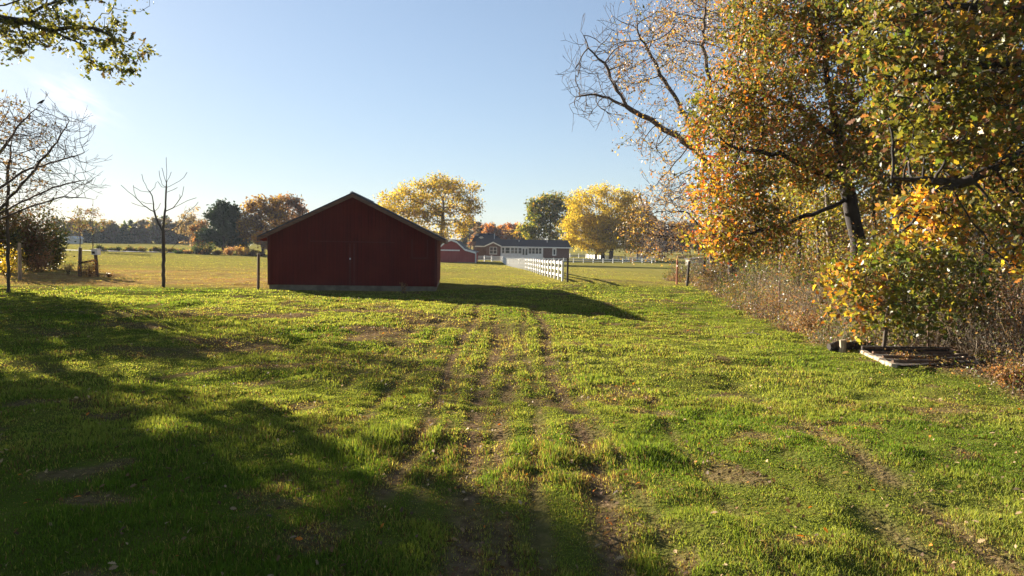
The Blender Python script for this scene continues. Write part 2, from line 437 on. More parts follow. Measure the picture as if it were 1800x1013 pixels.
# ------------------------------------------------------------------ grass blades
rng = np.random.default_rng(11)
def barn_clear(x, y):
    lx = (x + 13.8) * .9969 + (y - 38.55) * .0792; ly = -(x + 13.8) * .0792 + (y - 38.55) * .9969
    return ~((lx > -.05) & (lx < 9.55) & (ly > -.03) & (ly < 8.6))
def blades(n, d0, d1, p, hmul, wmul, keepdirt, seed):
    r = np.random.default_rng(seed)
    u = r.random(n)
    e = 2 - p
    d = (d0 ** e + u * (d1 ** e - d0 ** e)) ** (1 / e)
    wid = np.where(d < 14, .86, .72); ang = r.uniform(-1, 1, n) * wid
    x = d * np.tan(ang); y = d
    dm = dirt(x, y); fm = fieldmask(x, y); lm = leafy(x, y)
    keep = r.random(n) > dm * keepdirt
    keep &= barn_clear(x, y) & (x < edge(y) + 1.2)
    x, y, d, dm, fm, lm = (q[keep] for q in (x, y, d, dm, fm, lm)); n = len(x)
    z = ground(x, y) - .008
    tall = fbm(x, y, .55, 3, 101); cl = fbm(x, y, 2.6, 2, 102)
    h = hmul * (.022 + .070 * sst(.30, .75, tall * .5 + cl * .5)) * r.uniform(.55, 1.25, n)
    rank = sst(.60, .74, fbm(x, y, .42, 2, 103)) * sst(13, 8, y) * sst(3.0, .5, x)
    h = h * (1 + .9 * rank)
    h = h * (1 - .55 * fm) * (1 - .5 * dm)
    wd = wmul * np.maximum(.0040, .00058 * d) * r.uniform(.7, 1.3, n)
    az = r.uniform(0, 2 * np.pi, n); lean = np.abs(r.normal(0, .7, n)) + .15
    lean = np.clip(lean, 0, 1.25)
    dx = np.cos(az); dy = np.sin(az)
    fa = az + np.pi / 2 + r.normal(0, .5, n)
    sx = np.cos(fa) * wd; sy = np.sin(fa) * wd
    V = np.zeros((n, 5, 3), np.float32)
    mh = h * .55
    m1 = mh * np.sin(lean * .5); t1 = m1 + h * .5 * np.sin(lean * 1.25)
    mz = mh * np.cos(lean * .5); tz = mz + h * .5 * np.cos(lean * 1.25)
    V[:, 0] = np.stack([x - sx, y - sy, z], 1); V[:, 1] = np.stack([x + sx, y + sy, z], 1)
    V[:, 2] = np.stack([x + dx * m1 + sx * .75, y + dy * m1 + sy * .75, z + mz], 1)
    V[:, 3] = np.stack([x + dx * m1 - sx * .75, y + dy * m1 - sy * .75, z + mz], 1)
    V[:, 4] = np.stack([x + dx * t1, y + dy * t1, z + tz], 1)
    base = (np.arange(n) * 5)[:, None]
    L = np.concatenate([base + np.array([[0, 1, 2, 3]]), base + np.array([[3, 2, 4]])], 1)
    S = np.tile(np.array([4, 3]), n)
    g1 = np.array([.105, .170, .018]); g2 = np.array([.27, .29, .055]); st = np.array([.38, .33, .085]); br = np.array([.20, .115, .05])
    fd = np.array([.285, .24, .06]); fd2 = np.array([.19, .21, .042])
    tn = fbm(x, y, .30, 3, 105)
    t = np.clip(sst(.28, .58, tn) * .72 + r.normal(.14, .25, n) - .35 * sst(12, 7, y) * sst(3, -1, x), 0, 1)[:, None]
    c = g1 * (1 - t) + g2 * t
    ft = np.clip(sst(.4, .65, fbm(x, y * 1.6, .12, 3, 106)) + r.normal(0, .25, n), 0, 1)[:, None]
    c = c * (1 - fm[:, None]) + (fd * (1 - ft) + fd2 * ft) * fm[:, None]
    drp = np.clip(.075 + .95 * dm + .25 * lm + .25 * sst(.5, .72, fbm(x, y, .8, 3, 107)) + .10 * np.exp(-((x + 5) / 7) ** 2 - ((y - 23) / 9) ** 2), 0, 1)
    pick = r.random(n)
    isd = (pick < drp)[:, None]
    u_ = r.random(n)[:, None]; c = np.where(isd, np.where(u_ < .4, st, np.where(u_ < .75, br, np.array([.10, .065, .035]))), c)
    lb = (r.random(n) < lm * .55)[:, None]
    c = np.where(lb, br * 1.25 * (1 - ft) + np.array([.34, .2, .07]) * ft, c)
    c = c * r.uniform(.75, 1.25, n)[:, None]
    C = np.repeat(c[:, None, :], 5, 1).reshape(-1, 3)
    return V.reshape(-1, 3), L.ravel(), S, C
Vs = []; Ls = []; Ss = []; Cs = []; off = 0
for args in [(int(420000 * GR), 4.2, 13, 1.3, 1.0, 1.0, .60, 1), (int(330000 * GR), 12, 30, 1.3, 1.0, 1.05, .60, 2),
             (int(170000 * GR), 28, 62, 1.2, 1.1, 1.15, .7, 3), (int(130000 * GR), 60, 235, 1.0, 1.6, 1.2, .5, 4)]:
    V_, L_, S_, C_ = blades(*args)
    Vs.append(V_); Ls.append(L_ + off); Ss.append(S_); Cs.append(C_); off += len(V_)
me = raw_mesh('grass', np.concatenate(Vs), np.concatenate(Ls), np.concatenate(Ss), np.concatenate(Cs))
tag(link('grass', me, M['grass']), 'uneven green lawn grass turning to straw coloured pasture', 'grass', kind='stuff')

# ------------------------------------------------------------------ leaves (templates and scatter)
def tpl(kind):
    if kind == 'oak':
        half = [(.08, .05), (.22, .20), (.30, .11), (.46, .31), (.55, .15), (.72, .27), (.80, .12)]
        pts = [(0, 0)] + half + [(1, 0)] + [(a_, -b_) for a_, b_ in reversed(half)]
        return np.array([(a_, b_, .10 * abs(b_) * 3 - .22 * a_ * a_) for a_, b_ in pts])
    if kind == 'kite':
        return np.array([(0, 0, 0), (.45, .27, .07), (1, 0, -.12), (.5, -.27, .07)])
    if kind == 'needle':
        return np.array([(0, .05, 0), (1, .10, -.1), (1.05, -.08, -.1), (0, -.05, 0)])
def rand_rot(n, r):
    q_ = r.normal(size=(n, 4)); q_ /= np.linalg.norm(q_, axis=1)[:, None]
    a_, b_, c_, d_ = q_.T
    return np.stack([np.stack([1 - 2 * (c_ * c_ + d_ * d_), 2 * (b_ * c_ - a_ * d_), 2 * (b_ * d_ + a_ * c_)], 1),
                     np.stack([2 * (b_ * c_ + a_ * d_), 1 - 2 * (b_ * b_ + d_ * d_), 2 * (c_ * d_ - a_ * b_)], 1),
                     np.stack([2 * (b_ * d_ - a_ * c_), 2 * (c_ * d_ + a_ * b_), 1 - 2 * (b_ * b_ + c_ * c_)], 1)], 1)
def leaves_mesh(name, pos, size, cols, kind='kite', seed=0, rot=None):
    r = np.random.default_rng(seed)
    T = tpl(kind); k = len(T); n = len(pos)
    RR = rand_rot(n, r) if rot is None else rot
    V_ = np.einsum('nij,kj->nki', RR, T) * size[:, None, None] + pos[:, None, :]
    L_ = np.arange(n * k)
    C_ = np.repeat(cols[:, None, :], k, 1).reshape(-1, 3)
    return raw_mesh(name, V_.reshape(-1, 3), L_, np.full(n, k), C_)

def pick_cols(pos, pal, r, nscale=.35, spread=.35):
    """palette entries chosen by a clumpy noise, so hues gather in patches"""
    t = fbm(pos[:, 0] + pos[:, 2] * .8, pos[:, 1] - pos[:, 2] * .6, nscale, 3, int(r.integers(1, 900)))
    t = (t - .5) * 1.9 + .5 + r.normal(0, spread * .5, len(pos))
    pal = np.array(pal); i = np.clip((t * len(pal)).astype(int), 0, len(pal) - 1)
    return pal[i] * r.uniform(.7, 1.3, len(pos))[:, None]

# fallen leaves on the lawn
r = np.random.default_rng(5)
n = 26000
d = (4.5 ** .8 + r.random(n) * (50 ** .8 - 4.5 ** .8)) ** (1 / .8); x = d * np.tan(r.uniform(-.7, .7, n)); y = d
pr = .10 + .22 * sst(1, 4, x) * sst(20, 12, y) + .45 * dirt(x, y) + .25 * sst(-4, 0, x - edge(y)) + .12 * sst(.55, .7, fbm(x, y, .5, 2, 201))
k = (r.random(n) < pr) & barn_clear(x, y); x, y = x[k], y[k]; n = len(x)
pos = np.stack([x, y, ground(x, y) + r.uniform(.02, .07, n)], 1)
flat = rand_rot(n, r)
tilt = r.normal(0, .7, (n, 2)); az = r.uniform(0, 6.28, n)
Zx = np.stack([tilt[:, 0], tilt[:, 1], np.ones(n)], 1); Zx /= np.linalg.norm(Zx, axis=1)[:, None]
Xx = np.stack([np.cos(az), np.sin(az), np.zeros(n)], 1); Xx -= Zx * (Xx * Zx).sum(1)[:, None]; Xx /= np.linalg.norm(Xx, axis=1)[:, None]
Yx = np.cross(Zx, Xx); RR = np.stack([Xx, Yx, Zx], 2)
cols = pick_cols(pos, [(.08, .045, .022), (.12, .065, .03), (.17, .09, .04), (.24, .15, .07), (.36, .25, .13)], r, .9, .8)
org = r.random(n) < .04
cols[org] = np.array([.55, .17, .02])
me = leaves_mesh('fallen_leaves', pos, r.uniform(.035, .085, n), cols, 'oak', 3, RR)
tag(link('fallen_leaves', me, M['litter']), 'dry brown leaves scattered over the lawn and wheel ruts', 'leaves', kind='stuff')

# ------------------------------------------------------------------ tree growth
class Tree:
    def __init__(self, seed): self.r = np.random.default_rng(seed); self.P = []; self.par = []; self.trunk = []
    def path(self, pts, seg, wig=.04, start=-1):
        """lays a limb along a polyline; returns its node indices"""
        pts = [np.array(p, float) for p in pts]; ids = []; prev = start
        for a_, b_ in zip(pts[:-1], pts[1:]):
            L = np.linalg.norm(b_ - a_); k_ = max(1, int(round(L / seg)))
            for i in range(k_):
                if prev == -1 and not self.P:
                    self.P.append(a_); self.par.append(-1); prev = 0; ids.append(0)
                self.P.append(a_ + (b_ - a_) * ((i + 1) / k_) + self.r.normal(0, wig * seg, 3)); self.par.append(prev)
                prev = len(self.P) - 1; ids.append(prev)
        return ids
    def nearest(self, p):
        return int(np.argmin(((np.array(self.P) - np.array(p)) ** 2).sum(1)))
    def grow(self, attr, seg, infl, kill, iters=90, bias=(0, 0, .1), jit=.12, allowed=None):
        A = np.array(attr, float); P = np.array(self.P); nodes = list(P); par = list(self.par)
        idx0 = np.arange(len(P)) if allowed is None else np.array(allowed)
        D = ((A[:, None, :] - P[None, idx0, :]) ** 2).sum(2); ni = idx0[D.argmin(1)]; nd = np.sqrt(D.min(1))
        kids = {}
        b_ = np.array(bias)
        for it in range(iters):
            act = nd < infl
            if not act.any():
                infl = nd.min() * 1.2 if len(nd) else 0
                if not len(nd): break
                act = nd < infl
            ids, inv = np.unique(ni[act], return_inverse=True)
            base = np.array([nodes[i] for i in ids])
            v_ = A[act] - base[inv]; v_ /= np.linalg.norm(v_, axis=1)[:, None] + 1e-9
            s_ = np.zeros((len(ids), 3)); np.add.at(s_, inv, v_)
            s_ /= np.linalg.norm(s_, axis=1)[:, None] + 1e-9
            s_ = s_ + b_ + self.r.normal(0, jit, s_.shape); s_ /= np.linalg.norm(s_, axis=1)[:, None] + 1e-9
            new = []; nidx = []
            for j, i in enumerate(ids):
                if kids.get(i, 0) >= 3: continue
                kids[i] = kids.get(i, 0) + 1
                new.append(base[j] + s_[j] * seg); nidx.append(len(nodes)); nodes.append(new[-1]); par.append(int(i))
            if not new:
                # retire attractors held by full nodes
                A = A[~act]; ni = ni[~act]; nd = nd[~act]
                if not len(A): break
                continue
            N = np.array(new); D = np.sqrt(((A[:, None, :] - N[None]) ** 2).sum(2)); am = D.argmin(1); dm_ = D[np.arange(len(A)), am]
            up_ = dm_ < nd; ni[up_] = np.array(nidx)[am[up_]]; nd[up_] = dm_[up_]
            k_ = nd > kill; A = A[k_]; ni = ni[k_]; nd = nd[k_]
            if not len(A): break
        self.P = [np.array(p) for p in nodes]; self.par = par
        return self
    def tips(self):
        has = set(self.par); return [i for i in range(len(self.P)) if i not in has]
    def twigs(self, n, length, spread=.6, up=.2, levels=1, every=None, seglen=2):
        r = self.r
        src = self.tips() if every is None else [i for i in range(len(self.P)) if self.par[i] >= 0 and r.random() < every and i not in self.trunkset]
        for lv in range(levels):
            nxt = []
            for i in src:
                d_ = self.P[i] - self.P[self.par[i]]; d_ = d_ / (np.linalg.norm(d_) + 1e-9)
                for k_ in range(n):
                    dd = d_ + r.normal(0, spread, 3); dd[2] += up; dd /= np.linalg.norm(dd)
                    p = i; L = length * r.uniform(.5, 1.2) / seglen
                    for s_ in range(seglen):
                        dd = dd + r.normal(0, .12, 3) + np.array([0, 0, up * .3]); dd /= np.linalg.norm(dd)
                        self.P.append(self.P[p] + dd * L); self.par.append(p); p = len(self.P) - 1
                    nxt.append(p)
            src = nxt; length *= .65
        return self
    trunkset = frozenset()
    def radii(self, base, rmin, ex=.45):
        n = len(self.P); wt = np.zeros(n); par = self.par
        has = np.zeros(n, bool)
        for i in range(n):
            if par[i] >= 0: has[par[i]] = True
        wt[~has] = 1
        for i in range(n - 1, 0, -1):
            if par[i] >= 0 and par[i] < i: wt[par[i]] += wt[i]
        self.w = wt
        self.rad = np.maximum(rmin, base * (wt / wt[0]) ** ex)
        return self
    def mesh(self, name, sel, sides):
        """frustums for the edges whose child node is in sel"""
        P = np.array(self.P); par = np.array(self.par); n = len(P)
        main = {}
        for i in range(1, n):
            p = par[i]
            if p not in main or self.rad[i] > self.rad[main[p]]: main[p] = i
        tang = np.zeros((n, 3))
        for i in range(n):
            a_ = P[par[i]] if par[i] >= 0 else P[i]
            b_ = P[main[i]] if i in main else P[i]
            t_ = b_ - a_; tang[i] = t_ / (np.linalg.norm(t_) + 1e-9)
        sel = [i for i in sel if par[i] >= 0]
        ci = np.array(sel); pi = par[ci]
        ism = np.array([main[p] == c_ for c_, p in zip(ci, pi)])
        dirs = P[ci] - P[pi]; dirs /= np.linalg.norm(dirs, axis=1)[:, None] + 1e-9
        t0 = np.where(ism[:, None], tang[pi], dirs); t1 = tang[ci]
        r0 = np.where(ism, self.rad[pi], np.minimum(self.rad[ci] * 1.15, self.rad[pi])); r1 = self.rad[ci]
        ref = np.where(np.abs(dirs[:, 2:3]) > .75, np.array([[1., .1, 0]]), np.array([[0, 0, 1.]]))
        def ring(c_, t_, rr):
            s_ = np.cross(t_, ref); s_ /= np.linalg.norm(s_, axis=1)[:, None] + 1e-9
            u = np.cross(s_, t_)
            an = np.arange(sides) * 2 * np.pi / sides
            return c_[:, None] + rr[:, None, None] * (s_[:, None] * np.cos(an)[None, :, None] + u[:, None] * np.sin(an)[None, :, None])
        A = ring(P[pi], t0, r0); B = ring(P[ci], t1, r1)
        V_ = np.concatenate([A, B], 1).reshape(-1, 3)
        m_ = len(ci); o = (np.arange(m_) * 2 * sides)[:, None, None]
        i_ = np.arange(sides); j_ = (i_ + 1) % sides
        Q = np.stack([i_, j_, j_ + sides, i_ + sides], 1)[None] + o
        return raw_mesh(name, V_, Q.ravel(), np.full(m_ * sides, 4), None, True)

def ell(c, rad, n, r, shell=.0):
    """n random points in an ellipsoid, pushed outward by shell"""
    v_ = r.normal(size=(n, 3)); v_ /= np.linalg.norm(v_, axis=1)[:, None]
    q_ = r.random(n) ** (1 / 3) * (1 - shell) + shell
    return np.array(c)[None] + v_ * q_[:, None] * np.array(rad)[None]

def pell(px, py, Y, rpx, rpy, ry, n, r, shell=.0):
    """ellipsoid whose centre is seen at a photo pixel; radii given in photo pixels, depth in metres"""
    return ell(at(px, py, Y), (rpx * Y / F, ry, rpy * Y / F), n, r, shell)

def finish(T, name, label, cat, base_r, rmin, sides, bark, twigm, leaf=None, group=None, sides2=None, ex=.45, bscale=1.0):
    """turns a grown Tree into thing > trunk, branches, crown"""
    T.radii(base_r, rmin, ex)
    if bscale != 1:
        for i in range(len(T.P)):
            if i not in T.trunkset: T.rad[i] = max(rmin, T.rad[i] * bscale)
    base = Vector(T.P[0])
    root = thing(name, label, cat, base, 0, group)
    P0 = np.array(T.P[0]); T.P = [p - P0 for p in T.P]
    tr = [i for i in range(len(T.P)) if i in T.trunkset]; br = [i for i in range(len(T.P)) if i not in T.trunkset]
    if tr: link('trunk', T.mesh('trunk', tr, sides), bark, root)
    if len(br): link('branches', T.mesh('branches', br, sides2 or max(3, sides - 2)), twigm, root)
    if leaf:
        n = leaf['n']; r = T.r
        P = np.array(T.P); cand = np.where((T.w <= leaf.get('wmax', 3)) & (np.arange(len(P)) > 2))[0]
        if 'zmin' in leaf: cand = cand[P[cand, 2] > leaf['zmin']]
        if 'region' in leaf: cand = cand[leaf['region'](P[cand] + P0)]
        # leaves gather in clusters on a share of the twigs
        cs = r.choice(cand, max(1, int(len(cand) * leaf.get('share', .8))), replace=False)
        pk = r.choice(cs, n)
        pos = P[pk] + r.normal(0, leaf['spread'], (n, 3)) * np.array([1, 1, .75])
        cols = pick_cols(pos + P0, leaf['pal'], r, leaf.get('nscale', .35), leaf.get('cs', .5))
        if 'colfn' in leaf: cols = leaf['colfn'](pos + P0, cols, r)
        size = leaf['size'] * np.clip(np.exp(r.normal(-.08, .33, n)), .4, 1.8)
        link('crown', leaves_mesh('crown', pos, size, cols, leaf.get('kind', 'kite'), int(r.integers(1, 99999))), leaf.get('mat', M['leaf']), root)
    return root
# ------------------------------------------------------------------ red barn in the middle
def siding(name, c1, c2, groove=.2, axis='X', fade=None):
    """vertical grooved boards: noise streaks plus thin groove lines"""
    m, nt, b = new_mat(name)
    tc = nt.nodes.new('ShaderNodeTexCoord')
    mp = nt.nodes.new('ShaderNodeMapping'); mp.inputs['Scale'].default_value = (9, 9, .35)
    nt.links.new(tc.outputs['Object'], mp.inputs['Vector'])
    n = nt.nodes.new('ShaderNodeTexNoise'); n.inputs['Scale'].default_value = 1.5; n.inputs['Detail'].default_value = 5
    nt.links.new(mp.outputs[0], n.inputs['Vector'])
    r_ = nt.nodes.new('ShaderNodeValToRGB')
    r_.color_ramp.elements[0].position = .3; r_.color_ramp.elements[0].color = (*c1, 1)
    r_.color_ramp.elements[1].position = .72; r_.color_ramp.elements[1].color = (*c2, 1)
    n3 = nt.nodes.new('ShaderNodeTexNoise'); n3.inputs['Scale'].default_value = .55; n3.inputs['Detail'].default_value = 6
    nt.links.new(tc.outputs['Object'], n3.inputs['Vector'])
    nt.links.new(n.outputs['Fac'], r_.inputs[0])
    sx = nt.nodes.new('ShaderNodeSeparateXYZ'); nt.links.new(tc.outputs['Object'], sx.inputs[0])
    md = nt.nodes.new('ShaderNodeMath'); md.operation = 'PINGPONG'; md.inputs[1].default_value = groove / 2
    nt.links.new(sx.outputs[axis], md.inputs[0])
    ls = nt.nodes.new('ShaderNodeMapRange'); ls.inputs[1].default_value = .004; ls.inputs[2].default_value = .014
    nt.links.new(md.outputs[0], ls.inputs[0])
    mx = nt.nodes.new('ShaderNodeMix'); mx.data_type = 'RGBA'
    nt.links.new(ls.outputs[0], mx.inputs[0]); mx.inputs[6].default_value = (*(v * .35 for v in c1), 1)
    nt.links.new(r_.outputs[0], mx.inputs[7])
    wr = nt.nodes.new('ShaderNodeMapRange'); wr.inputs[1].default_value = .45; wr.inputs[2].default_value = .75; wr.inputs[4].default_value = .55
    nt.links.new(n3.outputs['Fac'], wr.inputs[0])
    m2 = nt.nodes.new('ShaderNodeMix'); m2.data_type = 'RGBA'; m2.inputs[7].default_value = (c1[0] * 1.25, c1[1] * 1.6, c1[2] * 1.6, 1)
    nt.links.new(wr.outputs[0], m2.inputs[0]); nt.links.new(mx.outputs[2], m2.inputs[6]); nt.links.new(m2.outputs[2], b.inputs['Base Color'])
    bp = nt.nodes.new('ShaderNodeBump'); bp.inputs['Strength'].default_value = .7; bp.inputs['Distance'].default_value = .02
    nt.links.new(ls.outputs[0], bp.inputs['Height']); nt.links.new(bp.outputs[0], b.inputs['Normal'])
    b.inputs['Roughness'].default_value = .9; b.inputs['Specular IOR Level'].default_value = .06
    return m
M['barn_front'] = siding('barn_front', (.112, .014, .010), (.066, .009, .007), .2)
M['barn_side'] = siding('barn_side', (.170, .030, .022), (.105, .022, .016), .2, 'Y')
M['barn_trim'] = solid('barn_trim', (.11, .017, .013), (.065, .012, .010), 5, .8, (3, 3, .4))
M['footing'] = solid('footing', (.20, .165, .115), (.12, .10, .07), 3, .95, (1, 1, 1), .3)
M['roof_edge'] = solid('roof_edge', (.20, .10, .06), (.10, .055, .038), 5, .8, (.6, 4, 4), .3)
M['shingle'] = solid('shingle', (.075, .065, .075), (.04, .036, .042), 9, .75, (1, 3, 1), .3)

A0 = Vector((-13.8, 38.55, 0)); wd_ = Vector((9.44, .75, 0)); BW = wd_.length
ang = math.atan2(wd_.y, wd_.x)
BD, BH, FD = 8.5, 3.12, .30
slope = (5.42 - BH) / (BW / 2)
barn = thing('red_shed', 'dark red board shed with plain gable roof standing in the middle of the lawn', 'shed', (A0.x, A0.y, 0), ang)
m_ = MB(); m_.box(.04, BW - .04, .04, BD - .04, -.45, FD); m_.build('foundation', M['footing'], barn, bevel=.01)
# end walls with gables
def gable(y0, y1):
    return [(0, FD), (BW, FD), (BW, BH), (BW / 2, BH + slope * BW / 2), (0, BH)]
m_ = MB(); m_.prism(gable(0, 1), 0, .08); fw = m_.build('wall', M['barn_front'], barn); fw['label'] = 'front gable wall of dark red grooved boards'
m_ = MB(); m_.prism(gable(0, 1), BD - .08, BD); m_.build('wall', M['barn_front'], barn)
m_ = MB(); m_.box(0, .08, .08, BD - .08, FD, BH); m_.build('wall', M['barn_side'], barn)
m_ = MB(); m_.box(BW - .08, BW, .08, BD - .08, FD, BH); m_.build('wall', M['barn_side'], barn)
# upper panel that laps the lower boards
zl = 3.02
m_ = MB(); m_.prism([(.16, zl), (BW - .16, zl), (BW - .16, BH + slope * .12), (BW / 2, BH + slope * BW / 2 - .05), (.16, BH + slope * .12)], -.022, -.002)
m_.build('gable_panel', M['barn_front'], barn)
# corner boards
for x0, x1 in ((-.025, .11), (BW - .11, BW + .025)):
    m_ = MB(); m_.box(x0, x1, -.03, -.003, FD - .02, BH - .02); m_.build('corner_board', M['barn_trim'], barn)
m_ = MB(); m_.box(BW + .002, BW + .024, .004, .12, FD - .02, BH - .02); m_.build('corner_board', M['barn_trim'], barn)
# pair of sliding doors, centred a little right of the middle
xc = BW * (617.5 - 471) / 296
for x0, x1 in ((xc - 2.35, xc - .05), (xc + .04, xc + 2.35)):
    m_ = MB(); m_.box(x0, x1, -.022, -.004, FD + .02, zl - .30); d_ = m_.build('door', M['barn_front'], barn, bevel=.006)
    t_ = MB()
    t_.box(x0 + (2.17 if x0 < xc - 1 else .02), x0 + (2.27 if x0 < xc - 1 else .12), -.042, -.024, FD + .05, zl - .33)
    t_.build('door_batten', M['barn_trim'], d_)
m_ = MB(); m_.box(xc - 2.4, xc + 2.4, -.045, -.024, zl - .26, zl - .20); m_.build('door_track', M['barn_trim'], barn)
m_ = MB(); m_.box(xc - .15, xc - .08, -.075, -.044, 1.78, 1.87); m_.build('latch', M['white'], barn)
# shuttered window near the right corner
hx0, hx1 = BW * (724 - 471) / 296, BW * (749 - 471) / 296
m_ = MB(); m_.box(hx0, hx1, -.04, -.005, 1.98, 3.0); sh = m_.build('shutter', M['barn_front'], barn, bevel=.005)
t_ = MB(); t_.box(hx0 - .05, hx1 + .05, -.075, -.042, 1.88, 1.96); t_.box(hx0 - .07, hx0 - .015, -.06, -.006, 1.96, 3.0); t_.box(hx1 + .015, hx1 + .07, -.06, -.006, 1.96, 3.0)
t_.build('shutter_frame', M['barn_trim'], sh)
# roof: two thick slopes with rake boards and fascias
oh, of, th = .48, .34, .10
xe0, xe1 = -oh, BW + oh; ap = BH + slope * BW / 2
ze = BH - slope * oh
rf = MB()
rf.prism([(xe0, ze + .05), (BW / 2, ap + .05), (BW / 2, ap + .05 + th), (xe0, ze + .05 + th)], -of, BD + of)
rf.prism([(BW / 2 + .001, ap + .05), (xe1, ze + .05), (xe1, ze + .05 + th), (BW / 2 + .001, ap + .05 + th)], -of, BD + of)
roof = rf.build('roof', M['shingle'], barn)
for s_ in (0, 1):
    for y0 in (-of - .03, BD + of + .001):
        rb = MB()
        if s_ == 0: rb.prism([(xe0, ze - .13), (BW / 2 - .001, ap - .13), (BW / 2 - .001, ap + .06), (xe0, ze + .06)], y0, y0 + .028)
        else: rb.prism([(BW / 2 + .001, ap - .13), (xe1, ze - .13), (xe1, ze + .06), (BW / 2 + .001, ap + .06)], y0, y0 + .028)
        rb.build('rake_board', M['roof_edge'], roof)
    sf = MB()
    x_ = xe0 - .026 if s_ == 0 else xe1 + .001
    sf.box(x_, x_ + .025, -of - .03, BD + of + .03, ze - .13, ze + .13)
    sf.build('fascia', M['roof_edge'], roof)
rg = MB(); rg.prism([(BW / 2 - .16, ap + .03 + th), (BW / 2 + .16, ap + .03 + th), (BW / 2 + .02, ap + .10 + th), (BW / 2 - .02, ap + .10 + th)], -of - .02, BD + of + .02)
rg.build('ridge_cap', M['grey_metal'], roof)

# ------------------------------------------------------------------ posts near the barn
def post(name, label, p, h, r_, mat_, lean=(0, 0), n=8, cat='post', taper=.85, group=None):
    m_ = MB(); pts = []; rr = []
    for k in range(5):
        t = k / 4
        pts.append((lean[0] * t + random.uniform(-.012, .012), lean[1] * t, -.3 + (h + .3) * t)); rr.append(r_ * (1 - (1 - taper) * t) * random.uniform(.93, 1.07))
    m_.tube(pts, rr, n, True, .07)
    o = m_.build(name, mat_); o.location = p
    return tag(o, label, cat, group)
post('wooden_post', 'weathered reddish wooden post standing just left of the red shed', gp(453.5, 38.2), 2.02, .085, M['wood_red'], (.07, 0), 10)
post('wooden_post', 'black leaning post beside the near end of the white board fence', gp(997.5, 46.6), 1.62, .075, M['wood_dark'], (-.02, 0), 10)
post('marker_stake', 'orange painted stake standing in the pasture at the far end of the brush', gp(1190, 47.5), 1.75, .07, M['orange_paint'], (-.03, 0), 8, 'stake')
post('wooden_post', 'dark rotten post tilting inside the brush right of the orange stake', gp(1207, 46.5), 1.7, .09, M['wood_dark'], (.12, 0), 9)
post('wooden_post', 'thin dark upright post in the brush under the leaning bare tree', gp(1236, 45.5), 2.0, .085, M['wood_dark'], (.03, 0), 9)
post('wooden_post', 'pale grey post half hidden by yellow weeds at the left edge', gp(35, 43), 2.3, .10, M['wood_pale'], (.03, 0), 9)

# two posts joined by a sagging rail, left
pa = gp(141.5, 47); pb = gp(170, 47.4)
gt = thing('post_and_rail', 'old post and rail remnant with a white box on its right post', 'fence remnant', pa)
m_ = MB(); m_.tube([(-.06, 0, -.3), (-.02, 0, .9), (.03, 0, 2.0)], [.125, .12, .11], 9, True, .06); m_.build('post', M['wood'], gt)
dx_ = pb - pa
m_ = MB(); m_.tube([(dx_.x + .03, dx_.y, dx_.z - .3), (dx_.x, dx_.y, dx_.z + .9), (dx_.x - .04, dx_.y, dx_.z + 1.55)], [.12, .115, .11], 9, True, .06); m_.build('post', M['wood'], gt)
m_ = MB(); m_.bar((.0, -.12, .92), (dx_.x, dx_.y - .12, 1.12), .05, .14); m_.build('rail', M['wood_dark'], gt)
bx = MB(); bx.box(dx_.x - .22, dx_.x + .20, dx_.y - .2, dx_.y + .2, 1.50, 1.86); bo = bx.build('white_box', M['white'], gt, bevel=.012)
bx = MB(); bx.box(dx_.x - .26, dx_.x + .24, dx_.y - .25, dx_.y + .25, 1.862, 1.91); bx.build('lid', M['white_weathered'], bo)
bx = MB(); bx.box(dx_.x - .17, dx_.x + .03, dx_.y - .215, dx_.y - .203, 1.57, 1.74); bx.build('dark_opening', M['wood_dark'], bo)

# ------------------------------------------------------------------ white board fences
def board_fence(label, pts, h, spacing, rails, thick=1.0, group='white board fences'):
    pts = [Vector(p) for p in pts]
    root = thing('board_fence', label, 'fence', pts[0], 0, group)
    posts = []
    for a_, b_ in zip(pts[:-1], pts[1:]):
        k_ = max(1, round((b_ - a_).length / spacing))
        for i in range(k_): posts.append(a_ + (b_ - a_) * i / k_)
    posts.append(pts[-1])
    posts = [Vector((p.x, p.y, gz(p.x, p.y))) for p in posts]
    d0 = (pts[-1] - pts[0]).normalized(); a_ = math.atan2(d0.y, d0.x)
    pm = MB(); w_ = .065 * thick; pm.box(-w_, w_, -w_, w_, -.2, h + .05)
    pm.add([(-w_ * 1.25, -w_ * 1.25, h + .052), (w_ * 1.25, -w_ * 1.25, h + .052), (w_ * 1.25, w_ * 1.25, h + .052), (-w_ * 1.25, w_ * 1.25, h + .052), (0, 0, h + .12)],
           [(3, 2, 1, 0), (0, 1, 4), (1, 2, 4), (2, 3, 4), (3, 0, 4)])
    first = None
    for p in posts[:99]:
        if first is None: first = o = pm.build('post', M['white'], root)
        else:
            o = first.copy(); col.objects.link(o); o.parent = root
        o.location = p - pts[0]; o.rotation_euler = (random.uniform(-.02, .02), random.uniform(-.015, .015), a_)
    n_ = Vector((-d0.y, d0.x, 0))
    n_ = n_ if n_.x > 0 else -n_
    if abs(d0.x) > .8: n_ = Vector((0, -1, 0))
    for z_ in rails:
        rm = MB()
        for p, q_ in zip(posts[:-1], posts[1:]):
            off_ = n_ * (w_ + .022 * thick)
            rm.bar(p - pts[0] + off_ + Vector((0, 0, z_ + random.uniform(-.012, .012))), q_ - pts[0] + off_ + Vector((0, 0, z_ + random.uniform(-.012, .012))), .035 * thick, .17)
        rm.build('rail', M['white'], root)
    return root
fn = Vector((gx(988.5, 47.6), 47.6, 0)); ff = Vector((gx(882, 166), 166, 0))
def ln(a_, b_, k_): return [a_ + (b_ - a_) * i / k_ for i in range(k_ + 1)]
